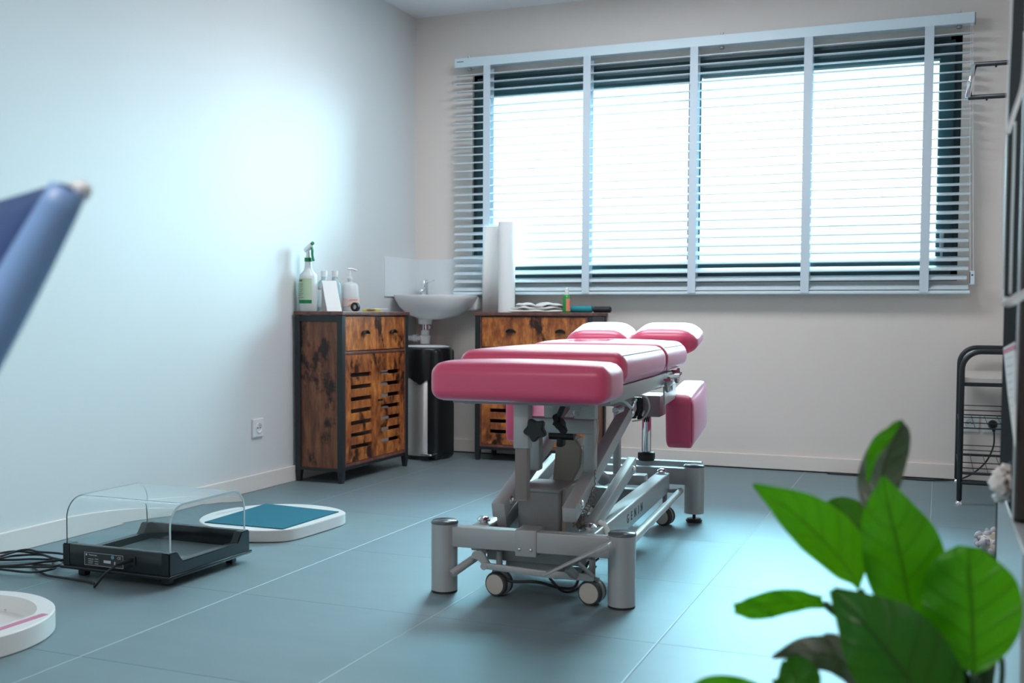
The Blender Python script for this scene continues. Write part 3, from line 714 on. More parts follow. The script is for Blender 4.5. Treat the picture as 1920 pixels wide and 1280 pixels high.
for j, (r, z) in enumerate(prof):
    ring = []
    for k in range(seg):
        a = 2*PI*k/seg; q = math.sin(9*a+ph[0]+z*20)*0.5+math.sin(17*a+ph[1]-z*30)*0.35+math.sin(29*a+z*50)*0.2
        rr = r+0.0035*q*(1 if j < 3 else 0.2); zz = z+(0.015*math.sin(5*a+ph[2])+0.01*q if j == 0 else 0)
        x = rr*math.cos(a); x = x if x < 0.055 else 0.055+(x-0.055)*0.98
        ring.append(b.verts.new((x, rr*math.sin(a), zz)))
    rings.append(ring)
for A, B_ in zip(rings, rings[1:]):
    for k in range(seg): b.faces.new((A[k], A[(k+1) % seg], B_[(k+1) % seg], B_[k]))
bmesh.ops.recalc_face_normals(b, faces=b.faces)
obj('bin_liner', b, M_BAG, t, smooth=True)
b = BM(); lathe(b, [(0, 0.606), (0.122, 0.606), (0.126, 0.612), (0.10, 0.618), (0, 0.620)], 40, None, 1, 1); obj('lid', b, M_WHITEP, t, smooth=True, angle=50)
b = BM(); box(b, (0.045, -0.185, 0.032), (0.115, -0.10, 0.042), 0.004); obj('pedal', b, M_CHROME, t, smooth=True, angle=50)

# ------------------------------------------------------------ podoscope
t = thing('podoscope', 'black foot-viewing box with a clear bent acrylic step, on the floor by the left wall', 'podoscope', (-2.425, 2.468, 0))
PW, PD = 0.395, 0.385   # x, y extents
b = BM()
tp = 0.006
def wall_seg(x0, y0, x1, y1, z0, z1): box(b, (min(x0, x1), min(y0, y1), z0), (max(x0, x1), max(y0, y1), z1), 0.004)
wall_seg(0.026, 0, PW-0.026, 0.026, 0.034, 0.101); wall_seg(0.026, PD-0.026, PW-0.026, PD, 0.034, 0.101)
# low end walls with raised shoulders
for xe, xi in ((PW, PW-0.030), (0, 0.030)):
    poly = [(0.0, 0.034), (PD, 0.034), (PD, 0.101), (PD-0.040, 0.101), (PD-0.062, 0.070), (0.062, 0.070), (0.036, 0.101), (0.0, 0.101)]
    xa, xb = min(xe, xi), max(xe, xi)
    m_ = Matrix(((0, 0, 1, 0), (1, 0, 0, 0), (0, 1, 0, 0), (0, 0, 0, 1)))
    prism(b, poly, xa, xb, m_, 0.003)
box(b, (-0.006, -0.006, 0.026), (PW+0.006, PD+0.006, 0.036), 0.003)
tray = obj('tray', b, M_GLOSSBLK, t, smooth=True, angle=35)
obj('mirror_plate', box(BM(), (0.03, 0.026, 0.045), (PW-0.03, PD-0.026, 0.049)), M_MIRROR, t)
for x in (0.03, PW-0.055):
    for y in (0.03, PD-0.055): obj('foot', box(BM(), (x, y, 0), (x+0.026, y+0.026, 0.027), 0.004), M_BLACK, t)
# acrylic hood, arch profile in yz extruded in x
prof = []
z0, z1, ya, yb, R = 0.100, 0.236, 0.012, PD-0.012, 0.062
outer = [(ya, z0)]
for k in range(9):
    a = PI-k*PI/16; outer.append((ya+R+R*math.cos(a), z1-R+R*math.sin(a)))
for k in range(9):
    a = PI/2-k*PI/16; outer.append((yb-R+R*math.cos(a), z1-R+R*math.sin(a)))
outer.append((yb, z0)); th = 0.0065
inner = [(ya+th, z0)]
for k in range(9):
    a = PI-k*PI/16; inner.append((ya+R+(R-th)*math.cos(a), z1-R+(R-th)*math.sin(a)))
for k in range(9):
    a = PI/2-k*PI/16; inner.append((yb-R+(R-th)*math.cos(a), z1-R+(R-th)*math.sin(a)))
inner.append((yb-th, z0))
b = BM(); VV = []
for x in (0.006, PW-0.010):
    VV.append(([b.verts.new((x, y, z)) for y, z in outer], [b.verts.new((x, y, z)) for y, z in inner]))
n = len(outer)
for k in range(n-1):
    (o0, i0), (o1, i1) = VV
    b.faces.new((o0[k], o0[k+1], o1[k+1], o1[k])); b.faces.new((i0[k], i1[k], i1[k+1], i0[k+1]))
    b.faces.new((o0[k], i0[k], i0[k+1], o0[k+1])); b.faces.new((o1[k], o1[k+1], i1[k+1], i1[k]))
for k in (0, n-1):
    (o0, i0), (o1, i1) = VV; b.faces.new((o0[k], o1[k], i1[k], i0[k]))
bmesh.ops.recalc_face_normals(b, faces=b.faces)
ac = obj('acrylic_step', b, M_ACRYL, t, smooth=True, angle=35)
M_EDGE = glassy('lit_acrylic_edge', (0.80, 0.93, 0.96), 0.35, 0.15)  # pale end strips paint in the light piped to the acrylic edges
for x in (0.0045, PW-0.0100):
    b = BM()
    A0 = [b.verts.new((x, y, z)) for y, z in outer]; A1 = [b.verts.new((x+0.0015, y, z)) for y, z in outer]
    C0 = [b.verts.new((x, y, z)) for y, z in inner]; C1 = [b.verts.new((x+0.0015, y, z)) for y, z in inner]
    for k in range(n-1):
        for q in ((A0[k], A0[k+1], A1[k+1], A1[k]), (C0[k], C1[k], C1[k+1], C0[k+1]), (A0[k], C0[k], C0[k+1], A0[k+1]), (A1[k], A1[k+1], C1[k+1], C1[k])): b.faces.new(q)
    b.faces.new((A0[0], A1[0], C1[0], C0[0])); b.faces.new((A0[-1], C0[-1], C1[-1], A1[-1]))
    bmesh.ops.recalc_face_normals(b, faces=b.faces)
    obj('lit_edge_strip', b, M_EDGE, ac)
rp = obj('rating_plate', box(BM(), (0.085, -0.0012, 0.043), (0.231, 0.0006, 0.083)), M_INK, t)
b = BM(); fx0, fx1, fz0, fz1, e = 0.086, 0.230, 0.044, 0.082, 0.0009
for (p, q) in (((fx0, fz0), (fx1, fz0+e)), ((fx0, fz1-e), (fx1, fz1)), ((fx0, fz0), (fx0+e, fz1)), ((fx1-e, fz0), (fx1, fz1))): box(b, (p[0], -0.0018, p[1]), (q[0], -0.0011, q[1]))
for i in range(3):
    box(b, (0.10, -0.0017, 0.050+i*0.006), (0.116+i*0.002, -0.0011, 0.0514+i*0.006)); box(b, (0.125, -0.0017, 0.049+i*0.007), (0.138, -0.0011, 0.0504+i*0.007))
box(b, (0.091, -0.0017, 0.072), (0.096, -0.0011, 0.078)); box(b, (0.158, -0.0017, 0.055), (0.184, -0.0011, 0.063)); box(b, (0.197, -0.0017, 0.052), (0.201, -0.0011, 0.062)); box(b, (0.213, -0.0017, 0.052), (0.217, -0.0011, 0.061))
obj('plate_print', b, M_PRINT, rp)
b = BM(); cyl(b, (0.191, -0.0018, 0.074), (0.191, -0.0010, 0.074), 0.0055, 20); obj('plate_emblem', b, mat('sky_blue_print', (0.12, 0.35, 0.42), 0.5), rp)
text_mesh('plate_mark', 'CE', 0.011, M_PRINT, rp, Matrix.Translation((0.215, -0.0016, 0.073)) @ Matrix.Rotation(PI/2, 4, 'X'), 0.0003)
text_mesh('plate_name', 'Podoscope', 0.0068, M_PRINT, rp, Matrix.Translation((0.118, -0.0016, 0.075)) @ Matrix.Rotation(PI/2, 4, 'X'), 0.0003)
b = BM(); box(b, (0.243, -0.004, 0.058), (0.275, 0.001, 0.084), 0.002); beam(b, (0.262, -0.004, 0.073), (0.246, -0.045, 0.067), 0.012, 0.010, 0.003); obj('plug', b, M_BLACK, t)
G = lambda p: Vector((p[0], p[1], 0.006))
b = BM(); pts = [(-2.179, 2.423, 0.067), (-2.20, 2.40, 0.045)]+[G((-2.235, 2.395)), G((-2.27, 2.425)), G((-2.36, 2.435)), G((-2.455, 2.441)), G((-2.54, 2.48)), G((-2.60, 2.53))]
c0 = Vector((-2.62, 2.50, 0.006))
for k in range(34):
    a = k*0.62+0.6; rr = 0.105+0.022*math.sin(k*1.7)
    pts.append(c0+Vector((rr*1.25*math.cos(a), rr*0.85*math.sin(a), 0.0+k*0.0009)))
pts += [Vector((-2.72, 2.40, 0.02)), G((-2.78, 2.30)), G((-2.79, 2.15))]
tube(b, smoothpts([Vector(q)-Vector((-2.425, 2.468, 0)) for q in pts], 6), 0.0036, 7); obj('power_cable', b, M_BLACK, t, smooth=True)

# ------------------------------------------------------------ balance platforms
def platform_poly(rx, ry, n=96, flat=None):
    P = []
    for k in range(n):
        a = 2*PI*k/n; c_, s_ = math.cos(a), math.sin(a)
        P.append((math.copysign(abs(c_)**0.97, c_)*rx, math.copysign(abs(s_)**0.97, s_)*ry))
    return P
M_PLAT = mat('white_painted_board', (0.80, 0.79, 0.77), 0.4)
v = coords(M_PLAT); nn = noise(M_PLAT, v, 24, 5, 0.7); k_ = ramp(M_PLAT, nn, [(0.66, (1, 1, 1)), (0.74, (0.45, 0.42, 0.40))]); lk(M_PLAT, mixc(M_PLAT, 1.0, (0.80, 0.79, 0.77), k_, 'MULTIPLY'), bsdf(M_PLAT).inputs['Base Color'])
t = thing('balance_platform', 'low round white platform with a teal square mat, right of the black foot-viewing box', 'platform', (-2.263, 3.335, 0), math.radians(-3))
P = [(x if x < 0.165 else 0.165+0.043*math.tanh((x-0.165)/0.043), y) for x, y in platform_poly(0.262, 0.262)]
b = BM(); prism(b, P, 0.002, 0.042, None, 0.002); obj('disc', b, M_PLAT, t, smooth=True, angle=35)
b = BM(); prism(b, [(-0.185, 0.19), (-0.150, -0.205), (0.175, -0.185), (0.165, 0.175)], 0.0422, 0.0455, None, 0.0008); obj('grip_mat', b, M_TEALMAT, t)
text_mesh('disc_mark', 'benin sport', 0.022, M_PRINT, t, Matrix.Translation((-0.215, 0.03, 0.0422)) @ Matrix.Rotation(math.radians(97), 4, 'Z'), 0.0003) if False else None
b = BM()
for k in range(9): box(b, (-0.222+0.001*k, -0.06+k*0.016, 0.0421), (-0.212+0.001*k, -0.05+k*0.016, 0.0424))
obj('disc_marking', b, M_PRINT, t)
t = thing('balance_platform', 'round white platform with raised rim and a pink stripe, in the lower left foreground', 'platform', (-2.232, 1.872, 0), 0)
rx = 0.262
prof = [(0, 0.014), (rx*0.79, 0.014), (rx*0.815, 0.020), (rx*0.84, 0.052), (rx*0.985, 0.052), (rx, 0.049), (rx, 0.004), (rx*0.99, 0.001), (0, 0.001)]
b = BM(); lathe(b, prof, 80)
for v in b.verts:
    if v.co.x > 0.190 and v.co.xy.length < 0.225: v.co.x = 0.190
obj('rim', b, M_PLAT, t, smooth=True, angle=35)
b = BM(); box(b, (0.203, -0.155, 0.052), (0.223, 0.125, 0.0528)); obj('stripe', b, M_PINK, t)

# ------------------------------------------------------------ treatment table
TA = math.radians(3.7)
T = thing('treatment_table', 'raspberry pink vinyl treatment table with silver frame on castors, centre of the room', 'treatment table', (-1.0225, 2.775, 0), TA)
# bed base
b = BM(); box(b, (-0.277, -0.021, 0.133), (0.238, 0.021, 0.191), 0.004); obj('front_crossbeam', b, M_GREYMET, T, smooth=True, angle=35)
b = BM(); box(b, (-0.058, -0.026, 0.122), (0.003, 0.05, 0.196), 0.003); fp = obj('clamp_plate', b, M_GREYMET, T, smooth=True, angle=35)
for x in (-0.045, -0.012):
    b = BM(); lathe(b, [(0, 0.004), (0.004, 0.003), (0.0055, 0), (0, 0)], 16, Matrix.Translation((x, -0.026, 0.142)) @ Matrix.Rotation(PI/2, 4, 'X')); obj('bolt', b, M_CHROME, fp, smooth=True)
b = BM(); box(b, (-0.27, 1.249, 0.143), (0.247, 1.291, 0.207), 0.004); obj('rear_crossbeam', b, M_GREYMET, T, smooth=True, angle=35)
b = BM(); box(b, (-0.27, 1.345, 0.175), (0.262, 1.385, 0.220), 0.004); box(b, (0.20, 1.28, 0.178), (0.24, 1.36, 0.214), 0.003); box(b, (-0.24, 1.28, 0.178), (-0.20, 1.36, 0.214), 0.003); obj('rear_plate', b, M_GREYMET, T, smooth=True, angle=35)
for x, y in ((-0.277, 0.0), (0.238, 0.0), (0.247, 1.27), (-0.270, 1.27)):
    front = y < 0.5
    zb = 0.006 if front else 0.035; zt = 0.196 if front else 0.212
    b = BM(); cyl(b, (x, y, zb), (x, y, zt), 0.0375, 40); L_ = obj('leg', b, M_LEG, T, smooth=True, angle=35)
    b = BM(); lathe(b, [(0, zt), (0.0385, zt), (0.0388, zt+0.004), (0.034, zt+0.009), (0, zt+0.010)], 40, Matrix.Translation((x, y, 0))); obj('cap', b, mat('smoky_grey_cap', (0.10, 0.13, 0.15), 0.25), L_, smooth=True, angle=50)
    b = BM()
    if front: cyl(b, (x, y, 0), (x, y, zb), 0.0372, 40)
    else: cyl(b, (x, y, 0.0), (x, y, 0.014), 0.031, 32, bev=0.004); cyl(b, (x, y, 0.012), (x, y, 0.04), 0.006, 14)
    obj('foot_pad', b, M_BLACK, L_, smooth=True, angle=50)
# side beams with mushroom bolts
def side_beam(xc, txt):
    b = BM(); box(b, (xc-0.026, 0.015, 0.118), (xc+0.026, 1.225, 0.192), 0.006, 3); sb = obj('side_beam', b, M_GREYMET, T, smooth=True, angle=35)
    for y in (0.055, 1.19):
        b = BM(); cyl(b, (xc, y, 0.19), (xc, y, 0.199), 0.012, 20); lathe(b, [(0, 0.212), (0.012, 0.210), (0.020, 0.203), (0.019, 0.199), (0, 0.199)], 24, Matrix.Translation((xc, y, 0))); obj('buffer', b, M_CHROME, sb, smooth=True, angle=60)
    if txt: text_mesh('lettering', 'GENIN', 0.040, M_INK, sb, Matrix.Translation((xc+0.0264, 0.56, 0.153)) @ Matrix.Rotation(PI/2, 4, 'Z') @ Matrix.Rotation(PI/2, 4, 'X'), 0.0004, 2.6)
side_beam(0.134, True); side_beam(-0.178, False)
# lower plate, tray with cables
b = BM(); box(b, (-0.160, 0.030, 0.093), (0.130, 0.075, 0.134), 0.003); obj('lower_crossbeam', b, M_GREYDK, T, smooth=True, angle=35)
b = BM(); box(b, (-0.110, 0.05, 0.058), (0.045, 0.24, 0.092), 0.004); cyl(b, (0.012, 0.12, 0.046), (0.10, 0.14, 0.052), 0.016, 20); cyl(b, (0.10, 0.14, 0.052), (0.125, 0.145, 0.055), 0.010, 16); obj('motor', b, M_GREYDK, T, smooth=True, angle=35)
b = BM(); tube(b, smoothpts([(-0.10, 0.0, 0.055), (-0.07, -0.005, 0.045), (0.0, 0.0, 0.048), (0.05, 0.03, 0.03), (0.09, 0.05, 0.028), (0.11, 0.04, 0.06), (0.14, 0.03, 0.11)], 8), 0.004, 7)
tube(b, smoothpts([(0.02, 0.05, 0.05), (0.06, 0.06, 0.012), (0.10, 0.1, 0.02), (0.13, 0.15, 0.07)], 8), 0.004, 7)
tube(b, smoothpts([(0.16, 0.06, 0.115), (0.14, 0.05, 0.095), (0.135, 0.04, 0.075), (0.12, 0.06, 0.05)], 8), 0.0035, 7)
obj('cable_run', b, M_BLACK, T, smooth=True)
# brake linkage
b = BM(); beam(b, (-0.150, -0.030, 0.090), (0.060, -0.030, 0.079), 0.010, 0.018, 0.003); beam(b, (0.05, -0.03, 0.080), (0.165, -0.02, 0.078), 0.010, 0.020, 0.003)
cyl(b, (-0.146, -0.036, 0.088), (-0.146, -0.018, 0.088), 0.010, 18); obj('brake_link', b, M_GREYMET, T, smooth=True, angle=35)
b = BM(); m_ = Matrix.Translation((0, -0.014, 0)) @ Matrix.Rotation(PI/2, 4, 'X')
prism(b, [(-0.186, 0.122), (-0.160, 0.129), (-0.150, 0.118), (-0.130, 0.085), (-0.142, 0.076), (-0.168, 0.100), (-0.190, 0.106)], -0.006, 0.006, m_, 0.002); obj('brake_bracket', b, M_GREYMET, T, smooth=True, angle=35)
b = BM(); cyl(b, (-0.238, -0.045, 0.062), (-0.178, 0.02, 0.108), 0.0115, 22, bev=0.002); cyl(b, (-0.185, 0.015, 0.104), (-0.185, 1.15, 0.104), 0.0095, 18); obj('pedal_bar', b, M_LEG, T, smooth=True, angle=50)
b = BM(); cyl(b, (0.216, 0.045, 0.130), (0.206, 1.19, 0.130), 0.0115, 22); cyl(b, (0.215, 0.16, 0.130), (0.209, 0.85, 0.130), 0.0135, 22); beam(b, (0.207, 1.19, 0.13), (0.16, 1.20, 0.125), 0.014, 0.014, 0.003); beam(b, (0.216, 0.05, 0.13), (0.15, 0.05, 0.13), 0.014, 0.014, 0.003)
obj('pedal_bar', b, M_LEG, T, smooth=True, angle=50)
b = BM(); beam(b, (0.046, -0.085, 0.093), (0.202, -0.085, 0.176), 0.007, 0.045, 0.003, (0, 1, 0)); beam(b, (0.190, -0.085, 0.168), (0.226, -0.085, 0.187), 0.014, 0.050, 0.004, (0, 1, 0))
beam(b, (0.105, -0.07, 0.112), (0.115, -0.03, 0.082), 0.02, 0.02, 0.003); beam(b, (0.13, -0.07, 0.13), (0.165, -0.03, 0.085), 0.018, 0.008, 0.002); obj('foot_pedal', b, M_GREYMET, T, smooth=True, angle=35)
# castors
def castor(x, y, ang):
    b = BM(); c = Matrix.Translation((x, y, 0.034)) @ Matrix.Rotation(math.radians(ang), 4, 'Z') @ Matrix.Rotation(PI/2, 4, 'X')
    for s in (-1, 1):
        lathe(b, [(0.010, s*0.006), (0.031, s*0.006), (0.034, s*0.009), (0.034, s*0.020), (0.0315, s*0.0235), (0.0285, s*0.0245), (0.010, s*0.0245)], 40, c)
    w_ = obj('castor', b, M_RUBBER, T, smooth=True, angle=35)
    for s in (-1, 1):
        b = BM(); lathe(b, [(0, s*0.0262), (0.022, s*0.0262), (0.0278, s*0.0250), (0.0285, s*0.023)], 40, c)
        obj('hub_cover', b, M_CREAM, w_, smooth=True, angle=50)
    b = BM(); box(b, (x-0.020, y-0.010, 0.058), (x+0.020, y+0.012, 0.075), 0.005); cyl(b, (x, y, 0.07), (x, y, 0.125), 0.009, 16)
    lathe(b, [(0.0, -0.005), (0.036, -0.005), (0.036, 0.005), (0, 0.005)], 30, c)
    obj('fork', b, M_GREYDK, w_, smooth=True, angle=50)
castor(-0.116, 0.012, -14); castor(0.155, 0.004, -10); castor(0.150, 1.175, -20); castor(-0.14, 1.18, -10)
# lift: motor column, arms, uprights
b = BM(); box(b, (-0.095, 0.115, 0.12), (0.029, 0.30, 0.285), 0.006, 3); box(b, (-0.098, 0.112, 0.278), (0.032, 0.303, 0.289), 0.003); obj('motor_column', b, M_GREYDK, T, smooth=True, angle=35)
b = BM(); box(b, (0.030, 0.14, 0.13), (0.042, 0.30, 0.29), 0.002); obj('column_plate', b, M_TAUPE, T)
for x in (0.098, -0.104):
    b = BM(); beam(b, (x, -0.035, 0.247), (x, 0.78, 0.487), 0.040, 0.044, 0.005); A_ = obj('lift_arm', b, M_GREYMET, T, smooth=True, angle=35)
    for yy, zz in ((0.02, 0.268), (0.70, 0.463)):
        b = BM(); lathe(b, [(0, 0.010), (0.008, 0.008), (0.013, 0.003), (0.014, 0), (0, 0)], 22, Matrix.Translation((x+0.020, yy, zz)) @ Matrix.Rotation(PI/2, 4, 'Y')); obj('pivot_bolt', b, M_CHROME, A_, smooth=True, angle=60)
for x in (0.128, -0.134):
    b = BM(); beam(b, (x, 0.085, 0.190), (x, 0.66, 0.300), 0.030, 0.045, 0.004); A_ = obj('lower_arm', b, M_GREYMET, T, smooth=True, angle=35)
    b = BM(); lathe(b, [(0, 0.010), (0.008, 0.008), (0.013, 0.003), (0.014, 0), (0, 0)], 22, Matrix.Translation((x+0.015, 0.61, 0.285)) @ Matrix.Rotation(PI/2, 4, 'Y')); obj('pivot_bolt', b, M_CHROME, A_, smooth=True, angle=60)
b = BM()
for x in (-0.068, 0.098): box(b, (x-0.016, 0.185, 0.33), (x+0.016, 0.225, 0.470), 0.004)
box(b, (-0.090, 0.180, 0.444), (0.115, 0.232, 0.488), 0.005); obj('lift_yoke', b, M_GREYMET, T, smooth=True, angle=35)
b = BM(); cyl(b, (-0.03, 0.22, 0.435), (0.045, 0.22, 0.435), 0.014, 20); box(b, (-0.008, 0.21, 0.40), (0.012, 0.25, 0.445), 0.005); obj('yoke_clevis', b, M_BLACK, T, smooth=True, angle=50)
b = BM(); poly = [(-0.052, 0.275), (0.010, 0.275), (0.038, 0.33), (0.042, 0.385), (0.020, 0.415), (-0.020, 0.412), (-0.042, 0.395), (-0.045, 0.34)]
prism(b, poly, -0.045, 0.045, Matrix.Translation((0, 0.37, 0)) @ Matrix.Rotation(PI/2, 4, 'X'), 0.006); obj('actuator_housing', b, M_TAUPE, T, smooth=True, angle=35)
b = BM(); cyl(b, (0.0, 0.40, 0.34), (0.0, 0.80, 0.22), 0.022, 24); obj('actuator_tube', b, M_GREYDK, T, smooth=True, angle=50)
# rear uprights and second brace
b = BM(); box(b, (-0.010, 0.99, 0.20), (0.012, 1.03, 0.50), 0.003); box(b, (-0.11, 0.99, 0.20), (-0.088, 1.03, 0.50), 0.003); box(b, (-0.15, 0.98, 0.175), (0.11, 1.04, 0.212), 0.004); obj('rear_upright', b, M_GREYMET, T, smooth=True, angle=35)
for y_, z_ in ((0.42, 0.165), (0.86, 0.18)): obj('inner_crossbeam', box(BM(), (-0.15, y_, 0.115), (0.108, y_+0.045, z_), 0.004), M_GREYDK, T, smooth=True, angle=35)
# upper rails
b = BM()
for x in (-0.19, 0.19): box(b, (x-0.018, -0.02, 0.548), (x+0.018, 1.02, 0.592), 0.004)
box(b, (-0.20, 0.02, 0.552), (0.20, 0.06, 0.588), 0.003); box(b, (-0.20, 0.60, 0.552), (0.20, 0.64, 0.588), 0.003); box(b, (-0.20, 0.97, 0.552), (0.20, 1.01, 0.588), 0.003)
box(b, (-0.135, 0.62, 0.49), (0.135, 0.66, 0.56), 0.004); obj('top_frame', b, M_GREYMET, T, smooth=True, angle=35)
b = BM(); box(b, (-0.20, -0.14, 0.552), (0.175, -0.05, 0.562), 0.003); box(b, (-0.175, -0.12, 0.548), (-0.145, 0.05, 0.562), 0.003); box(b, (0.12, -0.12, 0.54), (0.15, 0.05, 0.562), 0.003); obj('leg_section_plate', b, M_GREYDK, T, smooth=True, angle=35)
b = BM(); box(b, (-0.030, -0.135, 0.435), (0.012, -0.095, 0.556), 0.004); sl = obj('post_sleeve', b, M_GREYMET, T, smooth=True, angle=35)
b = BM(); box(b, (-0.026, -0.131, 0.298), (0.008, -0.099, 0.436), 0.003); box(b, (-0.0265, -0.1315, 0.294), (0.0085, -0.0985, 0.300), 0.002); obj('square_post', b, M_POST, T, smooth=True, angle=35)
b = BM(); K = Matrix.Translation((0.040, -0.125, 0.488)) @ Matrix.Rotation(math.radians(68), 4, 'Y') @ Matrix.Rotation(math.radians(25), 4, 'X')
poly = [((0.027+0.005*math.cos(5*a))*math.cos(a), (0.027+0.005*math.cos(5*a))*math.sin(a)) for a in [2*PI*k/50 for k in range(50)]]
prism(b, poly, -0.011, 0.011, Matrix.Translation((0.032, -0.135, 0.487)) @ Matrix.Rotation(math.radians(25), 4, 'Y') @ Matrix.Rotation(math.radians(90), 4, 'X'), 0.003)
cyl(b, (0.012, -0.115, 0.487), (0.034, -0.130, 0.487), 0.010, 16); obj('clamp_knob', b, M_BLACK, T, smooth=True, angle=50)
b = BM(); poly = [((0.026+0.005*math.cos(4*a))*math.cos(a), (0.022+0.005*math.cos(4*a))*math.sin(a)) for a in [2*PI*k/40 for k in range(40)]]
prism(b, poly, -0.010, 0.010, Matrix.Translation((0.045, 0.06, 0.485)) @ Matrix.Rotation(math.radians(60), 4, 'Y'), 0.003); cyl(b, (0.03, 0.06, 0.48), (0.06, 0.06, 0.55), 0.008, 14); obj('clamp_knob', b, M_BLACK, T, smooth=True, angle=50)
b = BM(); box(b, (0.085, 0.06, 0.50), (0.145, 0.10, 0.550), 0.003)
for x in (0.095, 0.133): cyl(b, (x, 0.056, 0.512), (x, 0.062, 0.512), 0.004, 12)
box(b, (-0.02, 0.12, 0.495), (0.02, 0.18, 0.55), 0.003); obj('hinge_block', b, M_GREYMET, T, smooth=True, angle=35)
b = BM(); tube(b, smoothpts([(0.155, 0.20, 0.545), (0.185, 0.24, 0.540), (0.190, 0.34, 0.512), (0.175, 0.44, 0.520)]), 0.0045, 8); cyl(b, (0.175, 0.42, 0.517), (0.172, 0.48, 0.525), 0.008, 14); obj('release_lever', b, M_LEG, T, smooth=True, angle=50)
# hoses / springs / rope
b = BM(); pts = []
for k in range(70): a = k*0.9; pts.append((0.150+0.010*math.cos(a), 0.30+k*0.0012, 0.505+0.010*math.sin(a)))
tube(b, pts, 0.0018, 5); obj('spring', b, M_CHROME, T, smooth=True)
b = BM(); tube(b, smoothpts([(0.16, 0.50, 0.535), (0.19, 0.56, 0.53), (0.195, 0.60, 0.49), (0.175, 0.60, 0.455), (0.15, 0.56, 0.45)], 8), 0.0028, 7)
tube(b, smoothpts([(0.115, 0.17, 0.53), (0.128, 0.17, 0.46), (0.118, 0.165, 0.38), (0.128, 0.16, 0.34)], 8), 0.0025, 7); obj('hose', b, M_SCREEN, T, smooth=True)
b = BM(); pts = []
base = [Vector((0.124, 0.155, 0.345)), Vector((0.128, 0.13, 0.285)), Vector((0.118, 0.07, 0.245)), Vector((0.108, 0.06, 0.215)), Vector((0.100, 0.07, 0.20))]
sp = smoothpts(base, 40)
for k, p in enumerate(sp):
    a = k*0.75; s_ = 0.002 if k < 30 else 0.009; pts.append(p+Vector((s_*math.cos(a), 0, s_*math.sin(a))))
tube(b, pts, 0.0016, 5); obj('spiral_cord', b, mat('brown_spiral_cord', (0.20, 0.16, 0.13), 0.5), T, smooth=True)
b = BM(); random.seed(4)
pts = [Vector((0.105+random.uniform(-0.018, 0.018), 0.05+random.uniform(-0.02, 0.02), 0.215+random.uniform(-0.02, 0.025))) for _ in range(16)]
tube(b, smoothpts(pts, 6), 0.0018, 5); obj('cord_tangle', b, mat('brown_spiral_cord', (0.2, 0.16, 0.13)), T, smooth=True)
b = BM(); pts = [(0.134+0.034*math.cos(a), 0.135, 0.156+0.046*math.sin(a)) for a in [2*PI*k/24 for k in range(24)]]
for dy in (-0.012, -0.002, 0.008):
    tube(b, [(x, y+dy+0.006*math.sin(i*0.6), z) for i, (x, y, z) in enumerate(pts)], 0.006, 7, closed=True)
obj('rope_tie', b, M_CLOTH, T, smooth=True)
# black handset hook
b = BM(); cyl(b, (0.165, 0.60, 0.455), (0.165, 0.64, 0.475), 0.010, 16, bev=0.003); obj('handset', b, M_BLACK, T, smooth=True, angle=50)
b = BM(); pts = [(0.172+k*0.0016, 0.62, 0.452+0.010*math.sin(k*1.6)) for k in range(14)]; tube(b, smoothpts(pts, 4), 0.0018, 5); obj('handset_coil', b, M_BLACK, T, smooth=True)
# chrome post at the head end
b = BM(); cyl(b, (0.047, 1.34, 0.23), (0.047, 1.34, 0.43), 0.0185, 32); obj('chrome_post', b, M_CHROME, T, smooth=True, angle=50)
b = BM(); lathe(b, [(0, 0.219), (0.030, 0.219), (0.034, 0.226), (0.034, 0.248), (0.028, 0.254), (0, 0.254)], 32, Matrix.Translation((0.047, 1.34, 0))); obj('post_collar', b, M_BLACK, T, smooth=True, angle=50)
b = BM(); box(b, (-0.045, 1.17, 0.452), (0.035, 1.22, 0.476), 0.003); box(b, (0.045, 1.19, 0.405), (0.125, 1.37, 0.486), 0.003); obj('post_head', b, M_GREYDK, T, smooth=True, angle=35)
b = BM(); box(b, (0.022, 1.165, 0.408), (0.060, 1.19, 0.480), 0.003); box(b, (-0.045, 1.165, 0.443), (0.022, 1.18, 0.456), 0.002); obj('end_cap', b, M_BLACK, T)
b = BM(); box(b, (-0.020, 1.150, 0.400), (0.040, 1.172, 0.474), 0.003); obj('end_cap', b, M_BLACK, T)
# tilt hardware under the head section
for (yy, zz, rr) in ((0.78, 0.565, 0.034), (0.98, 0.585, 0.036)):
    b = BM(); poly = [(rr*math.cos(a), rr*math.sin(a)) for a in [PI*1.0+PI*1.15*k/20 for k in range(21)]]+[(0.006, 0.004), (-0.006, 0.004)]
    prism(b, poly, -0.005, 0.005, Matrix.Translation((0.222, yy, zz)) @ Matrix.Rotation(PI/2, 4, 'Z') @ Matrix.Rotation(PI/2, 4, 'X'), 0.001); q_ = obj('cam_disc', b, M_GREYDK, T, smooth=True, angle=35)
    b = BM(); cyl(b, (0.20, yy, zz), (0.236, yy, zz), 0.011, 18, bev=0.002); cyl(b, (0.236, yy, zz), (0.240, yy, zz), 0.006, 12); obj('cam_bolt', b, M_CHROME, q_, smooth=True, angle=50)
b = BM(); beam(b, (0.17, 0.84, 0.575), (0.235, 0.93, 0.578), 0.016, 0.016, 0.004); box(b, (0.180, 0.68, 0.545), (0.205, 1.05, 0.560), 0.002); obj('tilt_linkage', b, M_CHROME, T, smooth=True, angle=50)
b = BM(); m_ = Matrix(((0, 0, 1, 0), (1, 0, 0, 0), (0, 1, 0, 0), (0, 0, 0, 1)))
prism(b, [(0.86, 0.478), (1.10, 0.488), (1.06, 0.585), (0.84, 0.560)], 0.196, 0.201, m_, 0.001); bk = obj('armrest_bracket', b, M_LEG, T, smooth=True, angle=35)
mm = Matrix.Translation((0.2013, 0.95, 0.528)) @ Matrix.Rotation(PI/2, 4, 'Z') @ Matrix.Rotation(PI/2, 4, 'X')
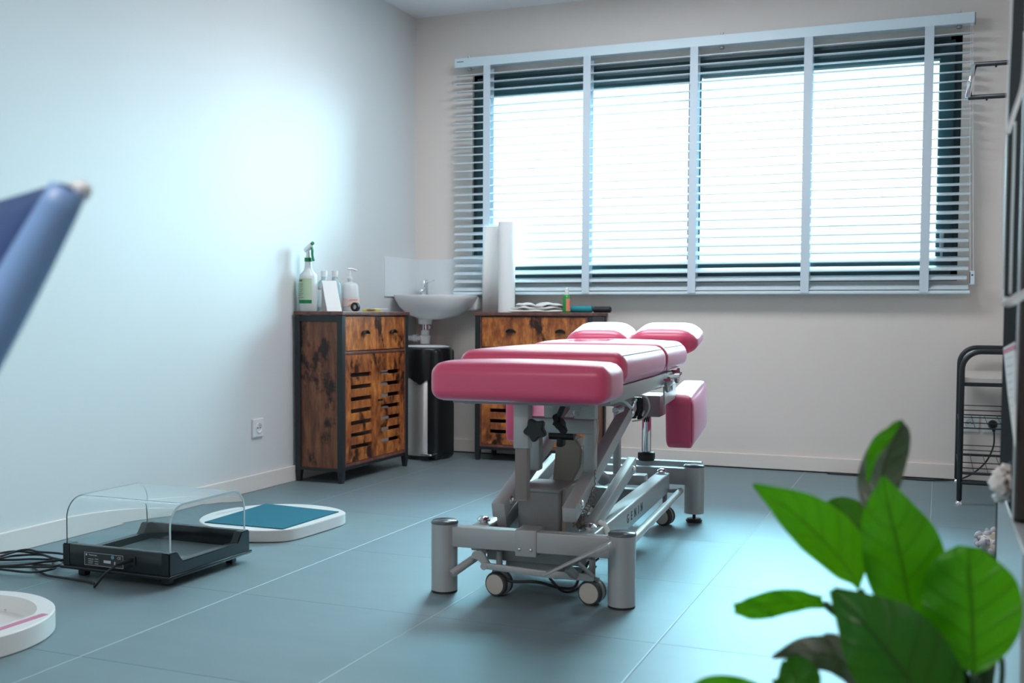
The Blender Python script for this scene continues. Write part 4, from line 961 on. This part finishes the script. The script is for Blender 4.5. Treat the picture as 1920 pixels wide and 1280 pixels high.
text_mesh('lettering', 'GENIN', 0.028, M_INK, bk, mm, 0.0004, 1.7)
b = BM(); box(b, (-0.20, 1.0, 0.50), (-0.30, 1.06, 0.53), 0.004); beam(b, (-0.28, 1.03, 0.52), (-0.36, 1.15, 0.46), 0.03, 0.008, 0.002); obj('armrest_bracket', b, M_LEG, T, smooth=True, angle=35)
# cushions
def seam(parent, pts, closed=False):
    b = BM(); tube(b, pts, 0.0010, 5, closed); obj('seam', b, M_SEAM, parent)
foot = obj('leg_cushion', cushion((-0.240, -0.215, 0.562), (0.243, -0.005, 0.662), (0.032, 0.035, 0.030), 0.010, side=0.004), M_VINYL, T, smooth=True)
main = obj('seat_cushion', cushion((-0.240, 0.004, 0.595), (0.240, 0.655, 0.690), (0.040, 0.018, 0.040), 0.006, side=0.002), M_VINYL, T, smooth=True)
chest = obj('chest_cushion', cushion((-0.240, 0.660, 0.598), (0.240, 1.105, 0.694), (0.045, 0.022, 0.045), 0.012, side=0.002, n=30, hole=(-0.05, 0.80, 0.080, 0.10, 0.05)), M_VINYL, T, smooth=True)
seam(main, [(0.2285, y, 0.6795) for y in [0.03+0.6*k/10 for k in range(11)]])
seam(chest, [(0.2265, y, 0.6825) for y in [0.69+0.38*k/10 for k in range(11)]])
seam(main, [(0.2415, 0.652, z) for z in (0.60, 0.63, 0.66)])
b = cushion((-0.262, 1.22, 0.650), (-0.014, 1.46, 0.745), (0.075, 0.05, 0.045), 0.004)
bmesh.ops.transform(b, matrix=rot('X', 11, (0, 1.34, 0.70)), verts=b.verts); hl = obj('head_cushion', b, M_VINYL, T, smooth=True)
b = cushion((-0.006, 1.22, 0.650), (0.252, 1.46, 0.748), (0.075, 0.05, 0.045), 0.004)
bmesh.ops.transform(b, matrix=rot('X', 9, (0, 1.34, 0.70)), verts=b.verts); obj('head_cushion', b, M_VINYL, T, smooth=True)
b = BM(); box(b, (-0.20, 1.10, 0.60), (-0.17, 1.40, 0.645), 0.003); box(b, (0.12, 1.10, 0.60), (0.15, 1.40, 0.645), 0.003); obj('head_support', b, M_GREYDK, T, smooth=True, angle=35)
AR = rot('X', 6, (0, 1.07, 0.40))
b = cushion((0.166, 1.07, 0.300), (0.266, 1.46, 0.492), (0.014, 0.020, 0.035), 0.010, side=0.010); bmesh.ops.transform(b, matrix=AR, verts=b.verts)
a1 = obj('arm_cushion', b, M_VINYL, T, smooth=True)
seam(a1, [AR @ Vector((0.262, 1.071, z)) for z in [0.325+0.15*k/8 for k in range(9)]]); seam(a1, [AR @ Vector((0.258, y, 0.4895)) for y in [1.08+0.36*k/8 for k in range(9)]])
obj('arm_cushion', cushion((-0.452, 1.07, 0.302), (-0.345, 1.46, 0.520), (0.014, 0.020, 0.035), 0.006, side=0.010), M_VINYL, T, smooth=True)

# ------------------------------------------------------------ metal trolley at the back right
t = thing('tube_trolley', 'low dark metal shelf trolley with curved tube ends beside the back right sockets', 'trolley', (0.092, 4.873, 0))
TW, TD, TH = 0.50, 0.66, 0.645
for y in (0.0, TD):
    b = BM(); R = 0.075; pts = [(0, y, 0.02), (0, y, TH-R)]
    pts += [(R-R*math.cos(a), y, TH-R+R*math.sin(a)) for a in [PI/2*k/8 for k in range(1, 9)]]
    pts += [(TW-R+R*math.sin(a), y, TH-R+R*math.cos(a)) for a in [PI/2*k/8 for k in range(0, 9)]]; pts += [(TW, y, 0.02)]
    tube(b, pts, 0.011, 12); obj('tube_frame', b, M_FRAME, t, smooth=True)
    for x in (0, TW):
        b = BM(); lathe(b, [(0, 0), (0.016, 0.0), (0.017, 0.006), (0.008, 0.018), (0, 0.02)], 20, Matrix.Translation((x, y, 0))); obj('foot', b, M_CHROME, t, smooth=True, angle=50)
b = BM(); box(b, (0.008, 0.0, 0.512), (TW-0.008, TD, 0.536), 0.003); obj('top_shelf', b, mat('pale_shelf_board', (0.62, 0.56, 0.52), 0.3), t)
b = BM()
for y in (-0.004, TD-0.006): box(b, (0, y, 0.500), (TW, y+0.010, 0.516), 0.002)
for z in (0.135, 0.325):
    for y in (0, TD): tube(b, [(0, y, z), (TW, y, z)], 0.0060 if z < 0.3 else 0.0030, 8)
    for x in (0, TW): tube(b, [(x, 0, z), (x, TD, z)], 0.0050, 8)
    for k in range(1, 9): tube(b, [(TW*k/9, 0, z), (TW*k/9, TD, z)], 0.0016, 6)
    for y in (0, TD):
        for dz in (0.022, 0.045): tube(b, [(0, y, z+dz), (TW, y, z+dz)], 0.0022, 6)
tube(b, [(0, 0, 0.095), (TW, 0, 0.095)], 0.009, 8)
obj('wire_shelf', b, M_FRAME, t)
# plug and cable
t = thing('black_plug', 'round black plug in the right socket of the back wall, cable hanging down', 'plug', (0.245, YB-0.011, 0.279))
b = BM(); lathe(b, [(0, -0.001), (0.020, -0.001), (0.021, 0.015), (0.015, 0.030), (0, 0.034)], 24, Matrix.Rotation(PI/2, 4, 'X')); beam(b, (0.002, -0.02, -0.005), (0.005, -0.028, -0.032), 0.014, 0.012, 0.004); obj('plug_body', b, M_BLACK, t, smooth=True, angle=50)
b = BM(); tube(b, smoothpts([(0.005, -0.028, -0.030), (0.004, -0.04, -0.10), (-0.03, -0.045, -0.18), (-0.10, -0.05, -0.245), (-0.17, -0.06, -0.268), (-0.28, -0.07, -0.2745), (-0.40, -0.06, -0.2745), (-0.52, -0.05, -0.2745), (-0.75, -0.03, -0.2745)], 8), 0.004, 7); obj('cable', b, M_BLACK, t, smooth=True)

# chrome wall bracket (upper right)
t = thing('wall_rail', 'chrome loop rail standing out from the right wall beside the blind', 'rail', (XR, 4.6, 1.70))
b = BM(); zt, zb = 0.065, -0.060
tube(b, [(-0.698, -0.02, zt), (-0.716, -0.02, zb)], 0.0115, 14); obj('end_bar', b, M_CHROME, t, smooth=True)
b = BM(); tube(b, [(-0.698, -0.02, zt), (0, 0.0, zt)], 0.0095, 12); tube(b, [(-0.716, -0.02, zb), (0, 0, zb)], 0.0095, 12)
for x, z in ((-0.62, zt), (-0.65, zb)): cyl(b, (x, -0.02, z-0.015), (x, -0.02, z-0.008), 0.004, 10)
obj('side_bar', b, M_FRAME, t, smooth=True)

# ------------------------------------------------------------ tall dark unit at the right edge
UY = 1.72
t = thing('tall_cupboard', 'tall dark brown cupboard with grey base panel at the right edge of the view', 'cupboard', (0.105, UY, 0))
obj('base_unit', box(BM(), (0.0, -0.22, 0.0), (0.60, 0.41, 0.49), 0.003), M_GREYPAN, t)
obj('edge_strip', box(BM(), (-0.002, 0.41, 0.0), (0.60, 0.418, 0.49)), M_FRAME, t)
obj('carcass', box(BM(), (0.002, 0.012, 0.49), (0.60, 0.415, 2.2), 0.002), mat('matte_black_side_panel', (0.008, 0.011, 0.013), 0.85, spec=0.05), t)
obj('door', box(BM(), (0.004, -0.008, 0.495), (0.60, 0.010, 2.2), 0.002), M_BROWNPAN, t)
M_ALU = mat('satin_aluminium_edge', (0.75, 0.78, 0.80), 0.25, 0.9)
obj('edge_profile', box(BM(), (-0.001, -0.002, 0.495), (0.003, 0.006, 2.2), 0.001), M_ALU, t)
obj('edge_profile', box(BM(), (-0.001, 0.400, 0.84), (0.003, 0.416, 2.2), 0.001), M_ALU, t)
# paper calendar pinned to the side panel
b = BM(); p = [atx(1881, 652, 0.1035), atx(1902, 641, 0.1035), atx(1902, 836, 0.1035), atx(1889, 735, 0.1035)]
vs = [b.verts.new(q) for q in p]; b.faces.new(vs)
ex_ = bmesh.ops.extrude_face_region(b, geom=b.faces[:]); bmesh.ops.translate(b, vec=(0.0015, 0, 0), verts=[v for v in ex_['geom'] if isinstance(v, bmesh.types.BMVert)])
bmesh.ops.recalc_face_normals(b, faces=b.faces)
o = obj('wall_calendar', b, M_PAPER); tag(o, 'curled white printed sheet with a red heading pinned to the dark cupboard', 'calendar')
b = BM(); p = [atx(1881, 656, 0.1030), atx(1902, 645, 0.1030), atx(1902, 653, 0.1030), atx(1881, 664, 0.1030)]; b.faces.new([b.verts.new(q) for q in p]); obj('heading_band', b, M_PINK, o)
b = BM()
for k in range(8):
    yy = 672+k*15; xl = 1885+k*1.3
    p = [atx(xl, yy, 0.1030), atx(1900, yy-5, 0.1030), atx(1900, yy-3, 0.1030), atx(xl, yy+2, 0.1030)]; b.faces.new([b.verts.new(q) for q in p])
obj('printed_lines', b, M_PRINT, o)
# white straps hanging on the unit
M_STRAP = glassy('white_translucent_strap', (0.95, 0.98, 1.0), 0.55, 0.3)
def strap(pts, r, label):
    b = BM(); tube(b, smoothpts([at(*p) for p in pts], 8), r, 10); o = obj('hanging_strap', b, M_STRAP, None, smooth=True); tag(o, label, 'strap'); return o
strap([(1899, -60, 1.50), (1895, 60, 1.50), (1890, 150, 1.50), (1886, 250, 1.50), (1883, 330, 1.50), (1881, 430, 1.50), (1880, 560, 1.50)], 0.0014, 'long thin white strap hanging down the left edge of the dark cupboard')
strap([(1924, 60, 1.47), (1919, 150, 1.47), (1902, 210, 1.47), (1889, 250, 1.47)], 0.0030, 'short white strap slanting across the top of the dark cupboard')
strap([(1903, 228, 1.49), (1900, 330, 1.49), (1897, 430, 1.49), (1894, 552, 1.49)], 0.0016, 'thin white strap hanging second from the left edge of the dark cupboard')
strap([(1883, 565, 1.44), (1895, 566, 1.44), (1912, 556, 1.44), (1940, 543, 1.44)], 0.0065, 'thick white strap looping across the dark cupboard at mid height')
# white cloth hanging
def blob(name, pts, m, label, cat, seed):
    random.seed(seed); b = BM()
    for (px, py, d, r) in pts:
        c = BM(); bmesh.ops.create_icosphere(c, subdivisions=3, radius=r)
        s1, s2, s3 = [random.uniform(0, 6) for _ in range(3)]
        for v in c.verts:
            n_ = v.co.normalized(); v.co *= 1+0.22*math.sin(n_.x*5+s1)*math.cos(n_.z*6+s2)+0.10*math.sin(n_.y*11+s3)
        merge(b, c, Matrix.Translation(at(px, py, d)))
    o = obj(name, b, m, None, smooth=True); tag(o, label, cat); return o
blob('crumpled_cloth', [(1876, 888, 1.66, 0.011), (1888, 884, 1.67, 0.012), (1872, 908, 1.64, 0.014), (1887, 912, 1.65, 0.016), (1899, 900, 1.67, 0.014), (1873, 932, 1.66, 0.009), (1880, 920, 1.64, 0.012), (1898, 922, 1.66, 0.014)], M_CLOTH, 'crumpled white cloth bundled on the grey base of the dark cupboard', 'cloth', 2)
blob('lilac_cloth', [(1902, 868, 1.68, 0.007), (1904, 885, 1.68, 0.008), (1905, 903, 1.68, 0.008), (1905, 918, 1.68, 0.007)], M_LILAC, 'small lilac cloth tucked behind the crumpled white cloth', 'cloth', 3)
b = BM(); pr = [(1897, 925), (1904, 950), (1908, 990), (1918, 1020)]; wdt = [5, 9, 11, 3]
rows = [[b.verts.new(at(x+s*w_/1.0, y, 1.66+0.01*abs(s)*((i+s) % 2))) for s in (-1, -0.4, 0.2, 1)] for i, ((x, y), w_) in enumerate(zip(pr, wdt))]
for A, B_ in zip(rows, rows[1:]):
    for k in range(3): b.faces.new((A[k], A[k+1], B_[k+1], B_[k]))
bmesh.ops.solidify(b, geom=b.faces[:], thickness=0.002); o = obj('hanging_cloth', b, M_CLOTH, None, smooth=True); tag(o, 'pointed tail of white cloth hanging over the grey base of the dark cupboard', 'cloth')
# fluffy basket on the floor
t = thing('fluffy_basket', 'pale fluffy round basket on the floor beyond the dark cupboard', 'basket', (0.292, 3.90, 0))
b = BM(); lathe(b, [(0, 0.004), (0.13, 0.004), (0.155, 0.03), (0.15, 0.06), (0.12, 0.055), (0.11, 0.02), (0, 0.016)], 40); obj('basket_body', b, mat('beige_basket', (0.55, 0.48, 0.40), 0.9), t, smooth=True)
b = BM(); random.seed(9)
for k in range(150):
    a = 2*PI*k/150; c = BM(); bmesh.ops.create_icosphere(c, subdivisions=1, radius=random.uniform(0.008, 0.015))
    for v in c.verts: v.co *= random.uniform(0.7, 1.35)
    merge(b, c, Matrix.Translation((0.148*math.cos(a)+random.uniform(-0.014, 0.014), 0.148*math.sin(a)+random.uniform(-0.01, 0.01), 0.046+random.uniform(-0.022, 0.018))))
obj('fluffy_rim', b, M_FLUFF, t, smooth=True)

# ------------------------------------------------------------ chair with indigo back at far left
t = thing('vinyl_chair', 'indigo blue vinyl reclining chair back reaching into the view at far left', 'chair', (0, 0, 0))
P0 = at(141, 338, 0.85)
u_ = (at(-70, 425, 1.02)-P0).normalized(); v_ = (at(2, 600, 0.84)-P0); v_.normalize()
n_ = u_.cross(v_).normalized()
def curved(Lu, Lv, thick, off, nn=18):
    b = BM(); bmesh.ops.create_cube(b, size=2); bmesh.ops.subdivide_edges(b, edges=b.edges[:], cuts=nn, use_grid_fill=True)
    for v in b.verts:
        q = v.co
        a_, b__ = (q.x+1)/2, (q.y+1)/2
        # rounded corner at the tip
        e = Vector((1-a_, 1-b__)); rr = 0.03
        uu = a_*Lu; vv = b__*Lv
        if a_ < rr and b__ < rr:
            d = Vector((rr-a_, rr-b__)); L = max(d.x, d.y)
            if d.length > 0: d = d.normalized()*L; uu = (rr-d.x)*Lu; vv = (rr-d.y)*Lv
        edge = max(abs(q.x), abs(q.y)); tz = q.z*thick/2*math.sqrt(max(0.05, 1-edge**6))
        sag = 0.035*(a_-0.0)**1.3+0.02*b__**2
        v.co = P0+u_*uu+v_*vv+n_*(tz+off+sag)
    return b
obj('backrest', curved(0.42, 0.52, 0.034, 0.0), M_PURPD, t, smooth=True)
b = BM(); pts = []
for k in range(28):
    s_ = k/27; pts.append(P0+v_*(0.008+0.49*s_)+u_*(0.004)+n_*(0.02*s_**2))
tube(b, pts, [0.010+0.010*math.sin(PI*min(1, 0.15+k/34)) for k in range(28)], 14)
obj('side_bolster', b, M_PURPL, t, smooth=True)
b = BM(); tube(b, [P0+u_*(-0.001+0.026*k/8)+v_*0.002-n_*0.010 for k in range(9)], [0.003, 0.006, 0.008, 0.009, 0.009, 0.009, 0.008, 0.006, 0.003], 12); obj('corner_highlight', b, mat('highlight_white', (0.8, 0.88, 0.9), 0.15), t, smooth=True)  # pale tube painting the gloss highlight at the tip of the backrest
pb = P0+v_*0.50+u_*0.2
sx_, sy_ = pb.x, pb.y
b = cushion((sx_-0.50, sy_-0.25, 0.40), (sx_+0.02, sy_+0.23, 0.47), 0.03, 0.006, n=8); obj('seat', b, M_PURPD, t, smooth=True)
b = BM(); cyl(b, (sx_-0.24, sy_, 0.03), (sx_-0.24, sy_, 0.40), 0.03, 20); lathe(b, [(0, 0), (0.22, 0.0), (0.22, 0.015), (0.03, 0.035), (0, 0.035)], 40, Matrix.Translation((sx_-0.24, sy_, 0))); tube(b, [(sx_-0.04, sy_, 0.42), (pb.x+0.0, pb.y, pb.z+0.02)], 0.018, 12); obj('pedestal', b, M_CHROME, t, smooth=True, angle=50)

# ------------------------------------------------------------ foreground plant
PB = at(1745, 1500, 1.20)
t = thing('potted_plant', 'broad-leaved green plant in the right foreground', 'plant', (PB.x, PB.y, 0))
PO = Vector((PB.x, PB.y, 0))
b = BM(); lathe(b, [(0, 0), (0.10, 0), (0.125, 0.22), (0.13, 0.23), (0.12, 0.23), (0.112, 0.2), (0, 0.195)], 40); obj('pot', b, M_POT, t, smooth=True, angle=50)
b = BM(); lathe(b, [(0, 0.205), (0.113, 0.2)], 24); obj('soil', b, M_SOIL, t)
def leaf(path, widths, m, fold=0.25, facing=None, wave=0.004, seed=0, cup=0.0):
    """path: [(px, py, depth)] base -> tip; widths: half widths in px for left and right at each of the path points"""
    random.seed(seed)
    C = smoothpts([at(*p) for p in path], 6); n = len(C)
    D = smoothpts([Vector((p[2], 0, 0)) for p in path], 6)
    Wl = smoothpts([Vector((w_[0], w_[1], 0)) for w_ in widths], 6)
    b = BM(); uvl = b.loops.layers.uv.new('UVMap'); NV = 12; rows = []
    for i in range(n):
        tg = (C[min(i+1, n-1)]-C[max(i-1, 0)]).normalized()
        vw = (C[i]-CP).normalized(); sd = tg.cross(vw).normalized()   # to the side in the leaf's own broad face
        nr = sd.cross(tg).normalized()
        pxs = D[i].x/FPX
        row = []
        for k in range(NV+1):
            s_ = k/NV*2-1; hw = (Wl[i].x if s_ < 0 else Wl[i].y)*pxs
            off = abs(s_)*fold*hw-cup*hw*(1-abs(s_))+wave*math.sin(i*0.8+k*0.5+seed)*abs(s_)
            row.append((b.verts.new(C[i]+sd*(s_*hw)+nr*off-PO), i/(n-1), k/NV))
        rows.append(row)
    for A, B_ in zip(rows, rows[1:]):
        for k in range(NV):
            q = (A[k], A[k+1], B_[k+1], B_[k]); f = b.faces.new([x[0] for x in q])
            for lp, x in zip(f.loops, q): lp[uvl].uv = (x[1], x[2])
    lf = obj('leaf', b, m, t, smooth=True)
    md = None
    return lf
def stem(pts, r=0.004):
    b = BM(); tube(b, smoothpts([ (at(*p) if len(p) == 3 and p[0] > 10 else Vector(p)) - PO for p in pts], 6), r, 8); return obj('stem', b, M_STEM, t, smooth=True)
W5 = lambda *a: [(x, x) if not isinstance(x, tuple) else x for x in a]
# base -> tip
leaf([(1612, 1105, 1.20), (1585, 1060, 1.17), (1535, 1005, 1.14), (1480, 955, 1.13), (1412, 908, 1.13)], [(4, 4), (56, 30), (62, 40), (40, 30), (3, 3)], M_LEAF, 0.30, seed=1)
leaf([(1722, 1180, 1.14), (1702, 1110, 1.13), (1685, 1030, 1.12), (1668, 960, 1.12), (1655, 893, 1.13)], [(5, 5), (68, 62), (78, 66), (50, 50), (5, 5)], M_LEAF, 0.22, seed=2)
leaf([(1826, 1262, 1.08), (1825, 1215, 1.08), (1822, 1140, 1.08), (1816, 1070, 1.08), (1818, 1024, 1.08)], [(6, 6), (64, 66), (88, 86), (72, 72), (20, 20)], M_LEAF, 0.10, seed=3, cup=0.03)
leaf([(1648, 960, 1.24), (1650, 915, 1.24), (1660, 868, 1.235), (1675, 825, 1.22), (1692, 788, 1.20)], [(22, 26), (34, 42), (36, 40), (30, 24), (4, 4)], M_LEAFG, 0.45, seed=4)
leaf([(1628, 905, 1.215), (1634, 862, 1.215), (1650, 826, 1.21), (1690, 790, 1.20)], [(3, 3), (8, 10), (16, 12), (3, 3)], M_LEAF, 0.35, seed=11)
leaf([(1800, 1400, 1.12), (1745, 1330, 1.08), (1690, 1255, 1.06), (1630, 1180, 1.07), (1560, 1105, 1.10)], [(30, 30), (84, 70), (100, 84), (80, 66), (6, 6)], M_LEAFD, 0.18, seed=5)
leaf([(1545, 1130, 1.20), (1500, 1128, 1.19), (1455, 1130, 1.18), (1410, 1138, 1.17), (1376, 1140, 1.17)], [(12, 10), (22, 16), (24, 26), (18, 22), (8, 10)], M_LEAF, 0.30, seed=6, wave=0.006)
leaf([(1620, 1290, 1.16), (1580, 1240, 1.15), (1540, 1225, 1.14), (1495, 1222, 1.14), (1448, 1232, 1.14)], [(20, 20), (40, 30), (34, 34), (22, 16), (3, 3)], M_LEAFG, 0.40, seed=7, wave=0.008)
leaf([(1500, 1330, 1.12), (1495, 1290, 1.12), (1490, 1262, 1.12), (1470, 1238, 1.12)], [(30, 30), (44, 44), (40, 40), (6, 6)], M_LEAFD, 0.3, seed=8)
leaf([(1430, 1300, 1.12), (1380, 1288, 1.11), (1330, 1284, 1.11), (1292, 1290, 1.11)], [(14, 14), (20, 20), (16, 16), (3, 3)], M_LEAF, 0.3, seed=9)
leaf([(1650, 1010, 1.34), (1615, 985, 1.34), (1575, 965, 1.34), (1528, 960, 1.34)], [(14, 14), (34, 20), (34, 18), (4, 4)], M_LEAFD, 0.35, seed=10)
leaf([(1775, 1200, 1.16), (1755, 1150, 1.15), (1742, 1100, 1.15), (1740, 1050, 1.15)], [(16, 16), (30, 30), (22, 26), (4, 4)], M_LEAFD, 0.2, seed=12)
leaf([(1790, 1300, 1.2), (1765, 1260, 1.2), (1745, 1215, 1.2), (1725, 1180, 1.2)], [(8, 8), (18, 18), (20, 20), (5, 5)], M_LEAFG, 0.2, seed=13)
top = (PO.x, PO.y, 0.21)
for p in ([(1612, 1105, 1.20), (1680, 1250, 1.18)], [(1722, 1180, 1.14), (1740, 1300, 1.16)], [(1826, 1262, 1.08), (1832, 1360, 1.12)], [(1648, 965, 1.24), (1690, 1120, 1.22)], [(1545, 1130, 1.20), (1660, 1260, 1.19)],
          [(1620, 1290, 1.16), (1680, 1350, 1.17)], [(1500, 1330, 1.12), (1600, 1400, 1.15)], [(1430, 1300, 1.12), (1560, 1400, 1.15)], [(1650, 1010, 1.34), (1720, 1200, 1.28)], [(1775, 1200, 1.16), (1790, 1320, 1.17)], [(1800, 1400, 1.12), (1800, 1440, 1.15)]):
    q = at(*p[-1]); o_ = [at(*x) for x in p]
    b = BM(); tube(b, smoothpts([x-PO for x in o_]+[Vector((random.uniform(-0.03, 0.03), random.uniform(-0.03, 0.03), 0.20))], 6), 0.0042, 8); obj('stem', b, M_STEM, t, smooth=True)
b = BM(); tube(b, smoothpts([at(1790, 1252, 1.14)-PO, at(1800, 1320, 1.16)-PO, Vector((0.02, 0.0, 0.2))], 6), 0.012, 10); tube(b, smoothpts([at(1845, 1240, 1.12)-PO, at(1835, 1320, 1.14)-PO, Vector((0.03, 0.0, 0.2))], 6), 0.012, 10); obj('main_stem', b, M_STEM, t, smooth=True)
b = BM(); tube(b, smoothpts([at(1873, 1222, 1.14)-PO, at(1877, 1290, 1.15)-PO, Vector((0.05, 0.01, 0.2))], 6), 0.0028, 8); obj('stem', b, M_STEM, t, smooth=True)
